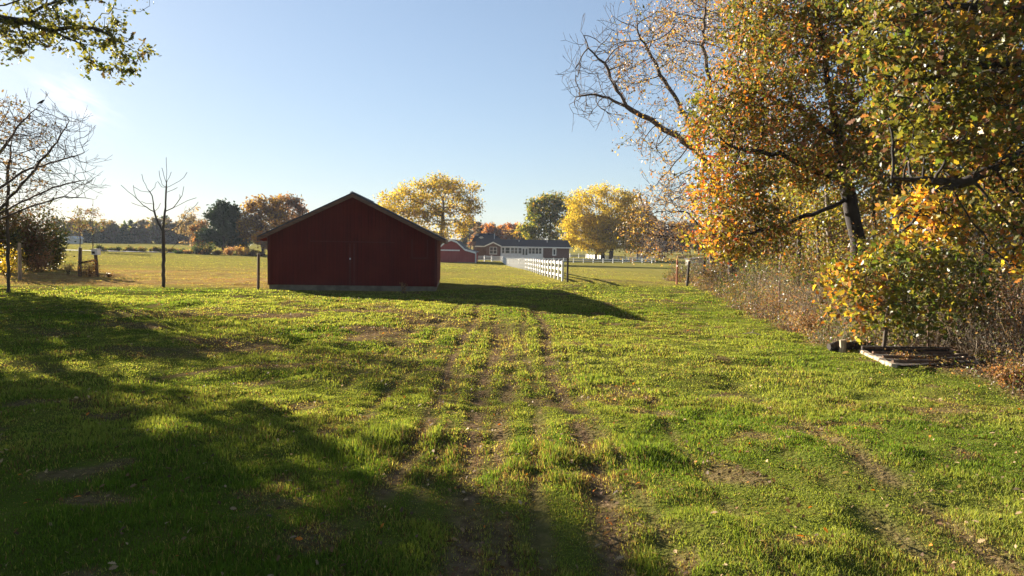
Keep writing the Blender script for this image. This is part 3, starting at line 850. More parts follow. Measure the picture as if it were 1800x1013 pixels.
board_fence('long white three board fence running from the black post back to the brick house', ln(fn, ff, 5), 1.36, 2.45, (.32, .79, 1.25))
f2 = Vector((gx(1146, 170), 170, 0))
board_fence('white paddock fence crossing the pasture right of the long white fence', [ff + Vector((.4, .3, 0)), f2], 1.05, 2.4, (.42, .88), 1.25)
f3 = Vector((gx(839, 164), 164, 0)); f3b = Vector((gx(864, 165.5), 165.5, 0))
board_fence('short white fence between the gambrel barn corner and the white gate', [f3, f3b], 1.35, 2.0, (.42, .85, 1.25), 1.25)
board_fence('faint far white fence in the meadow right of the brick house', [Vector((gx(1002, 235), 235, 0)), Vector((gx(1047, 238), 238, 0))], 1.35, 3.0, (.45, .85, 1.25), 1.3)
board_fence('white fence stretch glowing in sunlight behind the trunks of the yellow tree', [Vector((gx(1030, 222), 222, 0)), Vector((gx(1100, 192), 192, 0))], 1.25, 2.6, (.3, .62, .92, 1.15), 1.4)
board_fence('low white fence stretch right of the yellow tree trunks', [Vector((gx(1100, 190), 190, 0)), Vector((gx(1150, 196), 196, 0))], 1.3, 2.6, (.35, .7, 1.05), 1.4)
ga = gp(865.5, 165.6); gb_ = gp(881, 165.9)
gate = thing('white_gate', 'white board gate closing the gap left of the long white fence', 'gate', ga)
dv = gb_ - ga
g_ = MB()
for z_ in (.25, .55, .85, 1.15): g_.bar((0.1, -.02, z_), (dv.x - .1, dv.y - .02, z_ + dv.z), .05, .15)
g_.build('board', M['white'], gate)
for x_ in (.08, dv.x - .08):
    g_ = MB(); g_.bar((x_, .03, -.1), (x_, .03, 1.4), .16, .16, (0, 1, 0)); g_.build('post', M['white'], gate)

# ------------------------------------------------------------------ gambrel barn behind the shed
M['gambrel_red'] = siding('gambrel_red', (.30, .060, .050), (.22, .042, .038), .6)
gY = 152.0
p0 = at(793, 457.5, gY); gb = thing('gambrel_barn', 'distant red gambrel roofed barn with white roof trim and white door track', 'barn', (p0.x, gY, gz(p0.x, gY) - .1))
k_ = gY / F
def gpz(px_, py_): return ((px_ - 793) * k_, (457.7 - py_) * k_)
prof = [gpz(837, 439.5), gpz(817, 434.3), gpz(803, 421.5), gpz(793, 417.6)]
prof = prof + [(-x_, z_) for x_, z_ in reversed(prof[:-1])]
m_ = MB(); m_.prism([(-prof[0][0] + .35, -.6), (prof[0][0] - .35, -.6)] + [(x_ * .97, z_ - .12) for x_, z_ in prof], 0, 12); m_.build('wall', M['gambrel_red'], gb)
rf = MB(); tr = MB()
for (a_, b_) in zip(prof[:-1], prof[1:]):
    rf.prism([b_, a_, (a_[0], a_[1] + .16), (b_[0], b_[1] + .16)], -.25, 12.3)
    tr.prism([(b_[0], b_[1] - .22), (a_[0], a_[1] - .22), (a_[0], a_[1] + .18), (b_[0], b_[1] + .18)], -.36, -.255)
ro = rf.build('roof', M['shingle'], gb); tr.build('roof_trim', M['white'], ro)
m_ = MB(); x0_, z0_ = gpz(760, 435.8); x1_, _ = gpz(808, 435.8); m_.box(x0_, x1_, -.14, -.005, z0_ - .14, z0_ + .14); m_.build('door_track', M['white'], gb)
m_ = MB(); x0_, _ = gpz(768, 0); x1_, _ = gpz(804, 0); m_.box(x0_, x1_, -.10, -.005, .05, z0_ - .16); m_.build('door', M['gambrel_red'], gb)
for s_ in (1, -1):
    m_ = MB(); xx = s_ * (prof[0][0] - .12); m_.box(xx - .14, xx + .14, -.12, .14, -.5, prof[0][1] - .1); m_.build('corner_post', M['white_weathered'], gb)
m_ = MB(); m_.box(-prof[0][0] + .3, prof[0][0] - .3, -.03, -.004, -.5, .15); m_.build('footing', M['concrete'], gb)

# ------------------------------------------------------------------ brick ranch house
def brick(name):
    m, nt, b = new_mat(name)
    tc = nt.nodes.new('ShaderNodeTexCoord'); sx = nt.nodes.new('ShaderNodeSeparateXYZ'); cx = nt.nodes.new('ShaderNodeCombineXYZ')
    nt.links.new(tc.outputs['Object'], sx.inputs[0])
    ad = nt.nodes.new('ShaderNodeMath'); nt.links.new(sx.outputs[0], ad.inputs[0]); nt.links.new(sx.outputs[1], ad.inputs[1])
    nt.links.new(ad.outputs[0], cx.inputs[0]); nt.links.new(sx.outputs[2], cx.inputs[1])
    br = nt.nodes.new('ShaderNodeTexBrick'); br.inputs['Scale'].default_value = 4.5
    br.inputs['Color1'].default_value = (.15, .068, .047, 1); br.inputs['Color2'].default_value = (.09, .045, .034, 1); br.inputs['Mortar'].default_value = (.26, .22, .19, 1)
    br.inputs['Mortar Size'].default_value = .012
    nt.links.new(cx.outputs[0], br.inputs['Vector']); nt.links.new(br.outputs['Color'], b.inputs['Base Color'])
    b.inputs['Roughness'].default_value = .9
    return m
M['brick'] = brick('brick')
M['navy_shingle'] = solid('navy_shingle', (.022, .026, .038), (.014, .017, .025), 3, .95, (1, 1, 4), .2, spec=.05)
hY = 180.0; hk = hY / F
h0 = at(838, 457, hY)
hz0 = gz(h0.x + 12, hY)
house = thing('brick_house', 'long low brick house with dark blue roof and white glazed porch', 'house', (h0.x, hY, 0))
def hx(px_): return (px_ - 838) * hk
def hz(py_): return CAMZ - (py_ - 427.9) * hk
HD = 9.0; W1 = hx(1000)
m_ = MB(); m_.box(0, W1, 0, HD, hz0 - .5, hz(433.4)); hw = m_.build('wall', M['brick'], house)
# roof
zr0, zr1 = hz(433.6), hz(420.6); rl, rr_ = hx(834.5), hx(1003)
rf = MB()
rf.add([(rl, -.7, zr0), (rr_, -.7, zr0), (rr_ - .5, HD / 2, zr1), (rl + .3, HD / 2, zr1), (rl, HD + .7, zr0), (rr_, HD + .7, zr0)],
       [(0, 1, 2, 3), (3, 2, 5, 4), (0, 3, 4), (1, 5, 2), (0, 4, 5, 1)])
ro = rf.build('roof', M['navy_shingle'], house)
gt_ = MB(); gt_.box(rl, hx(852), -.82, -.705, zr0 - .22, zr0 + .06); gt_.box(hx(881), rr_, -.82, -.705, zr0 - .22, zr0 + .06); gt_.build('gutter', M['white'], ro)
for px_ in (912, 962):
    v_ = MB(); v_.tube([(hx(px_), 2.2, hz(425)), (hx(px_), 2.2, hz(421.6))], .09, 8); v_.build('vent_pipe', M['grey_metal'], ro)
# bay with its own gable
bx0, bx1, by = hx(854), hx(879.5), -1.1
m_ = MB(); m_.prism([(bx0, hz0 - .5), (bx1, hz0 - .5), (bx1, hz(433.6)), ((bx0 + bx1) / 2, hz(427.8)), (bx0, hz(433.6))], by, -.004); m_.build('bay_wall', M['brick'], house)
br_ = MB(); bt = MB(); xm = (bx0 + bx1) / 2; e0, e1_ = hx(851.5), hx(882); za, zb = hz(433.8), hz(426.6)
br_.prism([(e0, za), (xm, zb), (xm, zb + .14), (e0, za + .14)], by - .3, 3); br_.prism([(xm + .001, zb), (e1_, za), (e1_, za + .14), (xm + .001, zb + .14)], by - .3, 3)
b_o = br_.build('bay_roof', M['navy_shingle'], house)
bt.prism([(e0, za - .2), (xm, zb - .2), (xm, zb + .14), (e0, za + .14)], by - .38, by - .304); bt.prism([(xm + .001, zb - .2), (e1_, za - .2), (e1_, za + .14), (xm + .001, zb + .14)], by - .38, by - .304)
bt.build('gable_trim', M['white'], b_o)
def window(px0, px1, py0, py1, y_, parent, mull=1, bars=1, name='window', fw_=.11):
    x0, x1, z0, z1 = hx(px0), hx(px1), hz(py1), hz(py0)
    m_ = MB()
    m_.box(x0, x0 + fw_, y_ - .08, y_, z0, z1); m_.box(x1 - fw_, x1, y_ - .08, y_, z0, z1)
    m_.box(x0 + fw_, x1 - fw_, y_ - .08, y_, z0, z0 + fw_); m_.box(x0 + fw_, x1 - fw_, y_ - .08, y_, z1 - fw_, z1)
    for i in range(1, mull):
        xx = x0 + (x1 - x0) * i / mull; m_.box(xx - fw_ / 2, xx + fw_ / 2, y_ - .08, y_, z0 + fw_, z1 - fw_)
    for i in range(1, bars):
        zz = z0 + (z1 - z0) * i / bars; m_.box(x0 + fw_, x1 - fw_, y_ - .066, y_ - .032, zz - .03, zz + .03)
    wo = m_.build(name, M['white'], parent)
    g_ = MB(); g_.box(x0 + fw_, x1 - fw_, y_ - .03, y_ - .012, z0 + fw_, z1 - fw_); g_.build('pane', M['glass'], wo)
    return wo
window(860.5, 873.5, 434.6, 447, by, house, 2, 2)
m_ = MB(); m_.box(hx(860), hx(874), by - .2, by - .085, hz(447.6), hz(447.1)); m_.build('window_sill', M['white'], house)
# glazed white porch
sy = -.55
m_ = MB(); m_.box(hx(880), hx(953), sy, -.004, hz0 - .4, hz(434.6)); m_.build('porch_wall', M['white'], house)
for a_, b_ in ((882, 886.5), (888, 896), (897.5, 903.5), (904, 909.5), (910.5, 916.5), (928.5, 934), (934.5, 940), (940.5, 946), (946.5, 951.5)):
    window(a_, b_, 435.2, 445.6, sy - .004, house, 1, 2, fw_=.07)
for a_, b_ in ((917.5, 922.2), (922.6, 927.5)):
    window(a_, b_, 436, 448.6, sy - .004, house, 1, 1, 'door', .12)
window(970.5, 977.5, 435.3, 448.3, -.004, house, 1, 1, 'shutter_window', .3)
for px_ in (880.5, 953.5):
    m_ = MB(); m_.box(hx(px_) - .1, hx(px_) + .1, sy - .14, sy - .005, hz0 - .3, hz(434)); m_.build('downpipe', M['white'], house)

# darker house behind
dY = 212.0; p0 = at(853, 440, dY); dk = dY / F
dh = thing('farmhouse', 'dark roofed second house standing behind the left end of the brick house', 'house', (p0.x, dY, gz(p0.x, dY)))
def dz(py_): return CAMZ - (py_ - 427.9) * dk - gz(p0.x, dY)
xl, xr = (829 - 853) * dk, (881 - 853) * dk
m_ = MB(); m_.box(xl + .5, xr - .6, 0, 9, -.4, dz(425)); m_.build('wall', M['brick'], dh)
m_ = MB(); m_.add([(xl, -.6, dz(425.4)), (xr + 1, -.6, dz(425.4)), (xr + 1, 9.6, dz(425.4)), (xl, 9.6, dz(425.4)), (xl + 1.2, 4.5, dz(410.8)), (xr - 2.6, 4.5, dz(410.8))],
                [(0, 1, 5, 4), (2, 3, 4, 5), (1, 2, 5), (3, 0, 4), (3, 2, 1, 0)])
ro = m_.build('roof', M['navy_shingle'], dh)
m_ = MB(); xa, xb = (841 - 853) * dk, (850 - 853) * dk; m_.prism([(xa, dz(419.2)), ((xa + xb) / 2, dz(420.6)), (xb, dz(419.2)), (xb - .5, dz(416.8)), (xa + .5, dz(416.8))][::1], -.4, 2.5)
m_.build('skylight', M['white_weathered'], ro)
m_ = MB(); m_.box((832 - 853) * dk, (840 - 853) * dk, -.3, 2, dz(415), dz(413.6)); m_.build('roof_vent', M['grey_metal'], ro)
p_ = gp(868.5, 190); p_.z -= .1
m_ = MB(); m_.tube([(0, 0, 0), (0, 0, CAMZ - (411 - 427.9) * 190 / F - p_.z)], [.14, .11], 8); mo = m_.build('utility_pole', M['grey_metal']); mo.location = p_
tag(mo, 'thin pale pole rising behind the ridge of the brick house', 'pole')
# grey shed far right, mostly hidden
p_ = gp(1233, 150)
sh_ = thing('grey_shed', 'small grey shed half hidden behind the brush and bare twigs', 'shed', p_)
m_ = MB(); m_.box(-2.6, 2.6, 0, 3.5, -.2, 1.5); m_.build('wall', M['concrete'], sh_)
m_ = MB(); m_.prism([(-2.9, 1.4), (2.9, 1.4), (2.9, 1.5), (0, 1.9), (-2.9, 1.5)], -.3, 3.8); m_.build('roof', M['shingle'], sh_)
m_ = MB(); m_.box(-2.3, -1.3, -.06, -.004, -.1, 1.3); m_.build('door', M['white_weathered'], sh_)
# pale building in the trees, far left
p_ = gp(118, 275)
wb = thing('white_building', 'small pale building glimpsed through the trees at the far left', 'building', p_)
m_ = MB(); m_.box(-3.2, 3.2, 0, 5, -.3, 1.9); m_.build('wall', M['white_weathered'], wb)
m_ = MB(); m_.prism([(-3.5, 1.85), (3.5, 1.85), (3.5, 2.0), (2.4, 3.0), (-2.4, 3.0), (-3.5, 2.0)], -.4, 5.4); m_.build('roof', M['grey_metal'], wb)
m_ = MB(); m_.box(-1, .2, -.08, -.004, 0, 1.7); m_.build('door', M['glass'], wb)

# ------------------------------------------------------------------ low rail frame at the brush edge
def gpt(px_, py_):
    """ground point under a photo pixel"""
    y = 18.0
    for _ in range(25):
        p = at(px_, py_, y); d_ = p.z - gz(p.x, y)
        if abs(d_) < .003: break
        y *= 1 + .9 * d_ / (CAMZ - p.z + 1e-6)
    return Vector((p.x, p.y, gz(p.x, p.y)))
c1, c2, c3, c4 = gpt(1515, 619), gpt(1672, 621), gpt(1716, 640), gpt(1572, 646)
gr = thing('rail_grid', 'low grid of rusty rails between two pale slabs at the edge of the brush', 'rail grid', c4)
def sub(p, z_=0): return (p.x - c4.x, p.y - c4.y, z_ + p.z - c4.z)
def slab(name, a_, b_, w_, z0, z1):
    m_ = MB(); n_ = 6
    for i in range(n_):
        pa_ = a_ + (b_ - a_) * (i / n_); pb_ = a_ + (b_ - a_) * ((i + .97) / n_)
        dz_ = random.uniform(-.02, .02)
        m_.bar(sub(pa_, (z0 + z1) / 2 + dz_), sub(pb_, (z0 + z1) / 2 + dz_ + random.uniform(-.01, .01)), w_ * random.uniform(.85, 1.1), z1 - z0)
    m_.build(name, M['concrete_pale'], gr, bevel=.02)
slab('side_slab', c1, c4, .17, -.2, .07); slab('side_slab', c2, c3, .20, -.2, .10)
for t in (.02, .36, .66, .95):
    a_ = c1.lerp(c4, t); b_ = c2.lerp(c3, t); m_ = MB()
    m_.tube([sub(a_, .13), sub(a_.lerp(b_, .5), .10), sub(b_, .14)], .034, 8, True, .1); m_.build('rail', M['rust'], gr)
pt = MB(); pt.bar(sub(c1.lerp(c4, .0), .0), sub(c2.lerp(c3, 0), .0), .10, .34); pt.build('back_board', M['wood_dark'], gr)
a_, b_, c__, d_ = (sub(q_.lerp((c1 + c2 + c3 + c4) / 4, .05), .03) for q_ in (c1, c2, c3, c4))
pt = MB(); pt.add([a_, b_, c__, d_], [(0, 3, 2, 1)]); pt.build('pit_floor', M['wood_dark'], gr)
for px_, py_, l_ in ((1478, 612, .34), (1512, 609, .42)):
    p_ = gpt(px_, py_ + 6); m_ = MB(); m_.tube([(-l_, 0, .09), (-l_ * .3, .03, .12), (l_ * .4, .12, .10), (l_, .15, .13)], [.10, .13, .12, .09], 9, True, .14)
    o = m_.build('log', M['wood_dark']); o.location = p_
    tag(o, 'short dark log lying left of the rail grid, ' + ('farther left one' if px_ < 1500 else 'the one touching its pale slab'), 'log')
p_ = gpt(1480, 620); m_ = MB(); m_.tube([(0, 0, -.1), (.02, 0, .16), (.0, 0, .36)], [.09, .085, .08], 8, True, .08)
o = m_.build('stump', M['wood_pale']); o.location = p_; tag(o, 'small pale stump at the left end of the rail grid', 'stump')
# dead stick on the lawn
p_ = gpt(1322, 590); m_ = MB(); m_.tube([(-.25, .2, .02), (.0, 0, .10), (.22, -.2, .05)], [.012, .016, .02], 6, True); m_.tube([(0, 0, .10), (.08, .12, .2)], [.012, .006], 5)
o = m_.build('stick', M['wood_pale']); o.location = p_; tag(o, 'pale broken stick lying where the lawn meets the brush', 'stick')

# wire fence running along the brush
wy = [13.2, 15.6, 18.8, 23.0, 28.0, 34.0, 41.0, 48.0]
wf = thing('wire_fence', 'sagging wire fence with thin rusty posts threading through the brush at right', 'fence', (float(edge(18.8)) + 1.4, 18.8, gz(float(edge(18.8)) + 1.4, 18.8)))
base_ = Vector(wf.location); tops = []
for y in wy:
    x = float(edge(y)) + (1.05 if y != 18.8 else 1.4)
    tops.append(Vector((x, y, gz(x, y))))
    m_ = MB(); p_ = tops[-1] - base_; lean = random.uniform(-.07, .07)
    m_.tube([(p_.x, p_.y, p_.z - .2), (p_.x + lean * .5, p_.y, p_.z + .7), (p_.x + lean, p_.y, p_.z + 1.42)], .032, 6); m_.build('post', M['rust'], wf)
for z_ in (.3, .62, .95, 1.28):
    m_ = MB()
    for a_, b_ in zip(tops[:-1], tops[1:]):
        a2 = a_ - base_ + Vector((0, 0, z_)); b2 = b_ - base_ + Vector((0, 0, z_)); mid = (a2 + b2) / 2 - Vector((0, 0, .05))
        m_.tube([a2, mid, b2], .0045, 4, False)
    m_.build('wire', M['rust'], wf)
# ------------------------------------------------------------------ palettes
GREEN = (.070, .100, .016); OLIVE = (.135, .125, .024); YGREEN = (.225, .205, .034); YELLOW = (.55, .39, .045)
GOLD = (.42, .25, .032); ORANGE = (.52, .17, .02); RED = (.32, .055, .02); BROWN = (.16, .085, .04); TAN = (.32, .20, .10); DGREEN = (.035, .055, .018)
RUSTL = (.26, .11, .045); GREYB = (.17, .13, .10)
OAK = [DGREEN, GREEN, GREEN, OLIVE, YGREEN, GOLD, ORANGE]

# ------------------------------------------------------------------ sapling left of the shed (traced limbs at true distance)
def limb_tree(name, label, cat, Y, limbs, r0, rmin, bark, seed, seg=.28, extra=None, depth=.8):
    T = Tree(seed); ids = []
    for k, pts in enumerate(limbs):
        dy = T.r.uniform(-depth, depth) if k else 0
        P3 = []
        for j, (px_, py_) in enumerate(pts):
            P3.append(at(px_, py_, Y + dy * j / max(1, len(pts) - 1)))
        if k == 0:
            P3[0].z = gz(P3[0].x, P3[0].y) - .1
            ids = T.path(P3, seg); T.trunkset = frozenset(ids)
        else:
            s = T.nearest(P3[0]); P3[0] = Vector(T.P[s])
            T.path(P3, seg, .05, s)
    if extra: extra(T)
    return finish(T, name, label, cat, r0, rmin, 8, bark, bark, None, None, 6, .66)
limb_tree('bare_sapling', 'leafless young tree standing alone in the pasture left of the shed', 'tree', 38.8, [
    [(287, 503), (287.5, 450), (286.5, 408), (290, 372), (292.5, 330), (293, 300), (292, 277)],
    [(287, 446), (301, 436), (313, 425), (318, 410), (323, 392)],
    [(287, 411), (278, 392), (271, 373), (252, 360), (240, 349), (226, 337), (213, 326)],
    [(287, 411), (304, 402), (318, 394), (327, 376), (349, 356)],
    [(272, 374), (268, 345), (259, 331), (253, 318), (249, 306)],
    [(240, 349), (236, 336), (234, 326)], [(262, 340), (248, 336), (234, 328)], [(264, 340), (272, 330), (275, 320)],
    [(268, 360), (258, 358), (248, 354)], [(260, 365), (246, 362), (232, 357)], [(272, 372), (279, 365), (282, 357)],
    [(293, 374), (304, 366), (312, 356), (320, 343), (323, 328)], [(304, 366), (316, 360), (330, 353), (345, 348)], [(316, 351), (316, 342)],
    [(292, 332), (304, 325), (315, 319), (323, 312), (328, 303)], [(293, 331), (286, 325), (281, 312), (279, 300)], [(292, 322), (288, 308), (285, 295)], [(293, 322), (298, 312), (301, 303)],
    [(293, 340), (302, 335), (312, 330)], [(292, 334), (284, 328), (278, 319)], [(320, 393), (319, 404), (326, 408)]], .10, .009, M['bark'], 21, .25)

# ------------------------------------------------------------------ big bare tree at the left edge
T = Tree(31); Y = 33.0
b0 = at(-60, 480, Y); b0.z = gz(b0.x, Y) - .2
T.trunkset = frozenset(T.path([b0, at(-52, 420, Y), at(-40, 360, Y), at(-30, 300, Y), at(-20, 240, Y)], .45))
for k, lp in enumerate(([(-40, 405), (0, 366), (45, 318), (70, 285), (100, 250), (122, 212)], [(-45, 415), (0, 386), (60, 360), (110, 346), (162, 350)], [(-42, 380), (0, 330), (50, 297), (100, 285), (148, 268)],
                        [(-36, 330), (0, 270), (30, 225), (55, 198), (71, 181)], [(-44, 398), (0, 374), (60, 345), (105, 326), (152, 316)], [(-30, 300), (-10, 240), (8, 205), (20, 178)])):
    s = T.nearest(at(lp[0][0], lp[0][1], Y)); T.path([Vector(T.P[s])] + [at(a_, c_, Y + (k % 3 - 1) * .5 * i / 4) for i, (a_, c_) in enumerate(lp[1:])], .35, .06, s)
A = np.concatenate([pell(-20, 290, Y, 140, 110, 2.4, 330, T.r, .2), pell(50, 255, Y, 75, 75, 2.0, 330, T.r, .2), pell(95, 245, Y - .3, 52, 55, 1.5, 200, T.r), pell(85, 325, Y, 75, 36, 1.5, 220, T.r), pell(125, 290, Y, 36, 40, 1.2, 90, T.r)])
T.grow(A, .32, 1.8, .42, 90, (.16, 0, .12), .07)
T.twigs(2, .7, .32, .20, 2)
finish(T, 'bare_tree', 'large bare tree at the left edge with fine upswept twigs and a few brown leaves', 'tree', .19, .0075, 8, M['bark'], M['twig'],
       dict(n=1300, wmax=40, share=.08, spread=.16, size=.14, pal=[BROWN, OLIVE, TAN, BROWN], kind='oak', mat=M['litter'], region=lambda p: (p[:, 0] < at(42, 300, 33).x)), None, 4, .52)
T = Tree(32); Y = 34.5
b0 = at(13, 480, Y); b0.z = gz(b0.x, Y) - .2
T.trunkset = frozenset(T.path([b0, at(14, 420, Y), at(12, 350, Y), at(16, 280, Y)], .45))
T.grow(pell(20, 260, Y, 60, 95, 1.6, 200, T.r), .32, 2.4, .45, 60, (0, 0, .2), .15); T.twigs(2, .6, .4, .2, 1)
finish(T, 'slender_tree', 'slender bare tree at the left edge holding sparse yellow brown leaves', 'tree', .075, .008, 7, M['bark'], M['twig'],
       dict(n=600, wmax=6, share=.25, spread=.16, size=.14, pal=[BROWN, OLIVE, BROWN, OLIVE, TAN], kind='oak', mat=M['litter']), None, 4, .55)
# small bird on the highest twig
T_bird = at(72.5, 180, 33)
bd = MB()
for k, (x0, z0, rr_) in enumerate(((-.14, -.03, .012), (-.07, -.01, .04), (0, 0, .055), (.06, .02, .045), (.10, .05, .036), (.135, .055, .012))): pass
bd.tube([(-.17, 0, -.10), (-.09, 0, -.04), (-.02, 0, 0), (.05, 0, .05), (.085, 0, .10), (.115, 0, .115), (.15, 0, .11)], [.018, .04, .06, .055, .04, .033, .004], 8)
bo = bd.build('bird', M['bark_dark'], None, True); bo.location = T_bird; bo.rotation_euler = (0, 0, .5)
tag(bo, 'small dark bird perched on a twig of the big bare tree', 'bird')

# ------------------------------------------------------------------ oak limb hanging in at the upper left (tree stands outside the frame)
T = Tree(33); Y = 15.5
b0 = Vector((-16.5, 15.5, gz(-16.5, 15.5) - .3))
T.trunkset = frozenset(T.path([b0, (-16.6, 15.6, 2.5), (-16.4, 15.5, 5.2), (-16.0, 15.4, 8.2), (-15.6, 15.3, 10.5)], .5))
s = T.nearest((-16.2, 15.5, 6.2)); l1 = T.path([Vector(T.P[s]), at(-60, 28, Y), at(0, 33, Y), at(55, 40, Y), at(95, 55, Y), at(135, 75, Y), at(178, 87, Y)], .3, .08, s)
s = T.nearest(at(45, 38, Y)); l2 = T.path([Vector(T.P[s]), at(55, 22, Y), at(80, 10, Y), at(112, 2, Y)], .3, .08, s)
s = T.nearest(at(85, 45, Y)); l3 = T.path([Vector(T.P[s]), at(120, 48, Y), at(165, 52, Y), at(205, 66, Y), at(238, 92, Y)], .3, .08, s)
s = T.nearest(at(-60, 28, Y)); l4 = T.path([Vector(T.P[s]), at(-10, 10, Y - 1), at(30, 5, Y - 1)], .3, .08, s)
s = T.nearest(at(140, 75, Y)); l5 = T.path([Vector(T.P[s]), at(152, 96, Y), at(160, 112, Y)], .25, .08, s)
s = T.nearest(at(205, 66, Y)); l6 = T.path([Vector(T.P[s]), at(206, 90, Y), at(212, 128, Y)], .25, .08, s)
s = T.nearest(at(30, 36, Y)); l7 = T.path([Vector(T.P[s]), at(38, 60, Y), at(50, 84, Y)], .25, .08, s)
s = T.nearest(at(112, 2, Y)); l8 = T.path([Vector(T.P[s]), at(180, 2, Y), at(200, 16, Y), at(245, 20, Y), at(263, 10, Y), at(262, -8, Y)], .25, .05, s)
al = l1 + l2 + l3 + l4 + l5 + l6 + l7
A = np.concatenate([pell(70, 48, Y, 85, 34, .9, 90, T.r), pell(150, 45, Y, 60, 40, .8, 60, T.r), pell(210, 75, Y, 45, 35, .7, 60, T.r), pell(215, 118, Y, 24, 18, .3, 25, T.r),
                    pell(160, 108, Y, 10, 14, .3, 12, T.r), pell(45, 85, Y, 30, 16, .4, 25, T.r), pell(85, 75, Y, 25, 20, .4, 20, T.r), pell(100, -40, Y, 120, 50, 1.2, 60, T.r)])
T.grow(A, .17, 1.6, .22, 60, (0, 0, -.05), .15, al); T.twigs(2, .22, .6, -.1, 1)
cut = len(T.P)
c0 = (-17.5, 16.5, 10.5)
T.grow(ell(c0, (5.2, 5.2, 4.2), 240, T.r, .3), .4, 4, .6, 60, (0, 0, .1), .15, sorted(T.trunkset))
finish(T, 'oak_tree', 'upper left oak whose leafy limb hangs into the sky', 'tree', .24, .005, 8, M['bark_dark'], M['bark_dark'],
       dict(n=6000, wmax=2, share=.65, spread=.09, size=.10, pal=[OLIVE, DGREEN, OLIVE, YGREEN, (.10, .065, .03), OLIVE], kind='oak', cs=.9), None, 5, .72, .62)

# ------------------------------------------------------------------ unseen neighbours left of the frame that shade the lawn
def shade_tree(px_, Y, h_, rx_, zc, rz_, n, seed, label, pal=[BROWN, OLIVE, BROWN, DGREEN], size=.42):
    T = Tree(seed); x = px_ if isinstance(px_, float) else gx(px_, Y); b0 = Vector((x, Y, gz(x, Y) - .2))
    T.trunkset = frozenset(T.path([b0, b0 + Vector((.2, 0, h_ * .35)), b0 + Vector((0, .2, h_ * .7))], .6))
    T.grow(ell((x, Y, zc), (rx_, rx_, rz_), 260, T.r, .2), .5, 4, .7, 60, (0, 0, .1), .15)
    T.twigs(2, .7, .5, .1, 1)
    return finish(T, 'oak_tree', label, 'tree', .28, .012, 7, M['bark'], M['twig'], dict(n=n, wmax=4, share=.26, spread=.32, size=size, pal=pal, kind='kite', mat=M['litter']), None, 4)
SHADE = [(-31.6, 36.4, 9.5, 2.5, 6.5, 3.1, 1900, 41, 'tall leafy oak just outside the left edge behind the big bare tree'),
         (-39.0, 43.5, 10.5, 3.0, 6.6, 3.4, 2000, 45, 'leafy oak outside the left edge far behind the big bare tree'),
         (-26.6, 27.8, 12.0, 2.7, 8.8, 2.6, 2500, 42, 'leafy oak just outside the left edge in front of the big bare tree'),
         (-24.2, 24.6, 9.5, 2.0, 7.4, 1.8, 1300, 46, 'narrow leafy oak outside the left edge, nearest of its row')]
for a_ in SHADE: shade_tree(*a_)

# ------------------------------------------------------------------ right: leaning bare tree
T = Tree(51); Y = 41.0
b0 = at(1292, 480, Y); b0.z = gz(b0.x, Y) - .2
t1 = T.path([b0, at(1285, 420, Y), at(1272, 370, Y), at(1262, 330, Y), at(1240, 285, Y), at(1222, 262, Y)], .4)
T.trunkset = frozenset(t1)
T.path([Vector(T.P[-1]), at(1190, 240, Y), at(1155, 218, Y), at(1118, 198, Y), at(1102, 188, Y)], .4, .08, len(T.P) - 1); e_ = len(T.P) - 1
T.path([Vector(T.P[e_]), at(1080, 150, Y - 1), at(1062, 112, Y - 1.5), at(1035, 85, Y - 2), at(1022, 55, Y - 2)], .4, .1, e_)
T.path([Vector(T.P[e_]), at(1070, 172, Y - .5), at(1040, 165, Y - 1), at(1010, 172, Y - 1)], .4, .1, e_)
s = T.nearest(at(1235, 280, Y)); T.path([Vector(T.P[s]), at(1205, 205, Y + 1), at(1175, 155, Y + 1), at(1150, 110, Y + 1), at(1120, 60, Y)], .4, .1, s)
s = T.nearest(at(1262, 330, Y)); T.path([Vector(T.P[s]), at(1268, 250, Y + 1), at(1250, 160, Y + 1), at(1235, 80, Y + 1), at(1240, 0, Y + 1)], .4, .1, s)
A = np.concatenate([pell(1060, 130, Y - 1, 68, 70, 2.4, 300, T.r, .35), pell(1130, 90, Y, 90, 80, 2.5, 330, T.r, .25), pell(1180, 240, Y, 75, 60, 2.5, 190, T.r, .2),
                    pell(1220, 30, Y + 1, 90, 90, 2.5, 260, T.r), pell(1035, 190, Y - 1, 42, 28, 1.4, 80, T.r, .3), pell(1195, 330, Y - .5, 60, 45, 2, 170, T.r)])
T.grow(A, .33, 2.8, .45, 90, (0, 0, .08), .07)
T.twigs(2, .75, .42, .14, 2)
TWARM = [TAN, RUSTL, GOLD, OLIVE, BROWN, TAN]
finish(T, 'leaning_tree', 'nearly bare tree leaning left over the pasture with a scatter of tan leaves', 'tree', .28, .0085, 8, M['bark'], M['twig'],
       dict(n=4200, wmax=12, share=.35, spread=.22, size=.15, pal=TWARM, kind='kite', region=lambda p: p[:, 0] > at(1075, 200, 41).x), None, 4, .52)
# low spreading bare bush tree below it
T = Tree(52); Y = 46.0
b0 = at(1255, 480, Y); b0.z = gz(b0.x, Y) - .2
T.trunkset = frozenset(T.path([b0, at(1250, 440, Y), at(1240, 410, Y)], .35))
T.grow(np.concatenate([pell(1195, 385, Y, 90, 55, 3, 330, T.r, .1), pell(1150, 415, Y, 55, 40, 2, 150, T.r, .1)]), .30, 2.6, .45, 70, (-.1, 0, 0), .2)
T.twigs(3, .8, .45, .10, 2)
finish(T, 'bare_bush', 'low spreading reddish bare tree reaching left at the end of the brush', 'tree', .16, .0095, 6, M['twig'], M['twig'],
       dict(n=2600, wmax=6, share=.3, spread=.22, size=.15, pal=[RUSTL, GOLD, TAN, BROWN], kind='kite'), None, 3, .52)
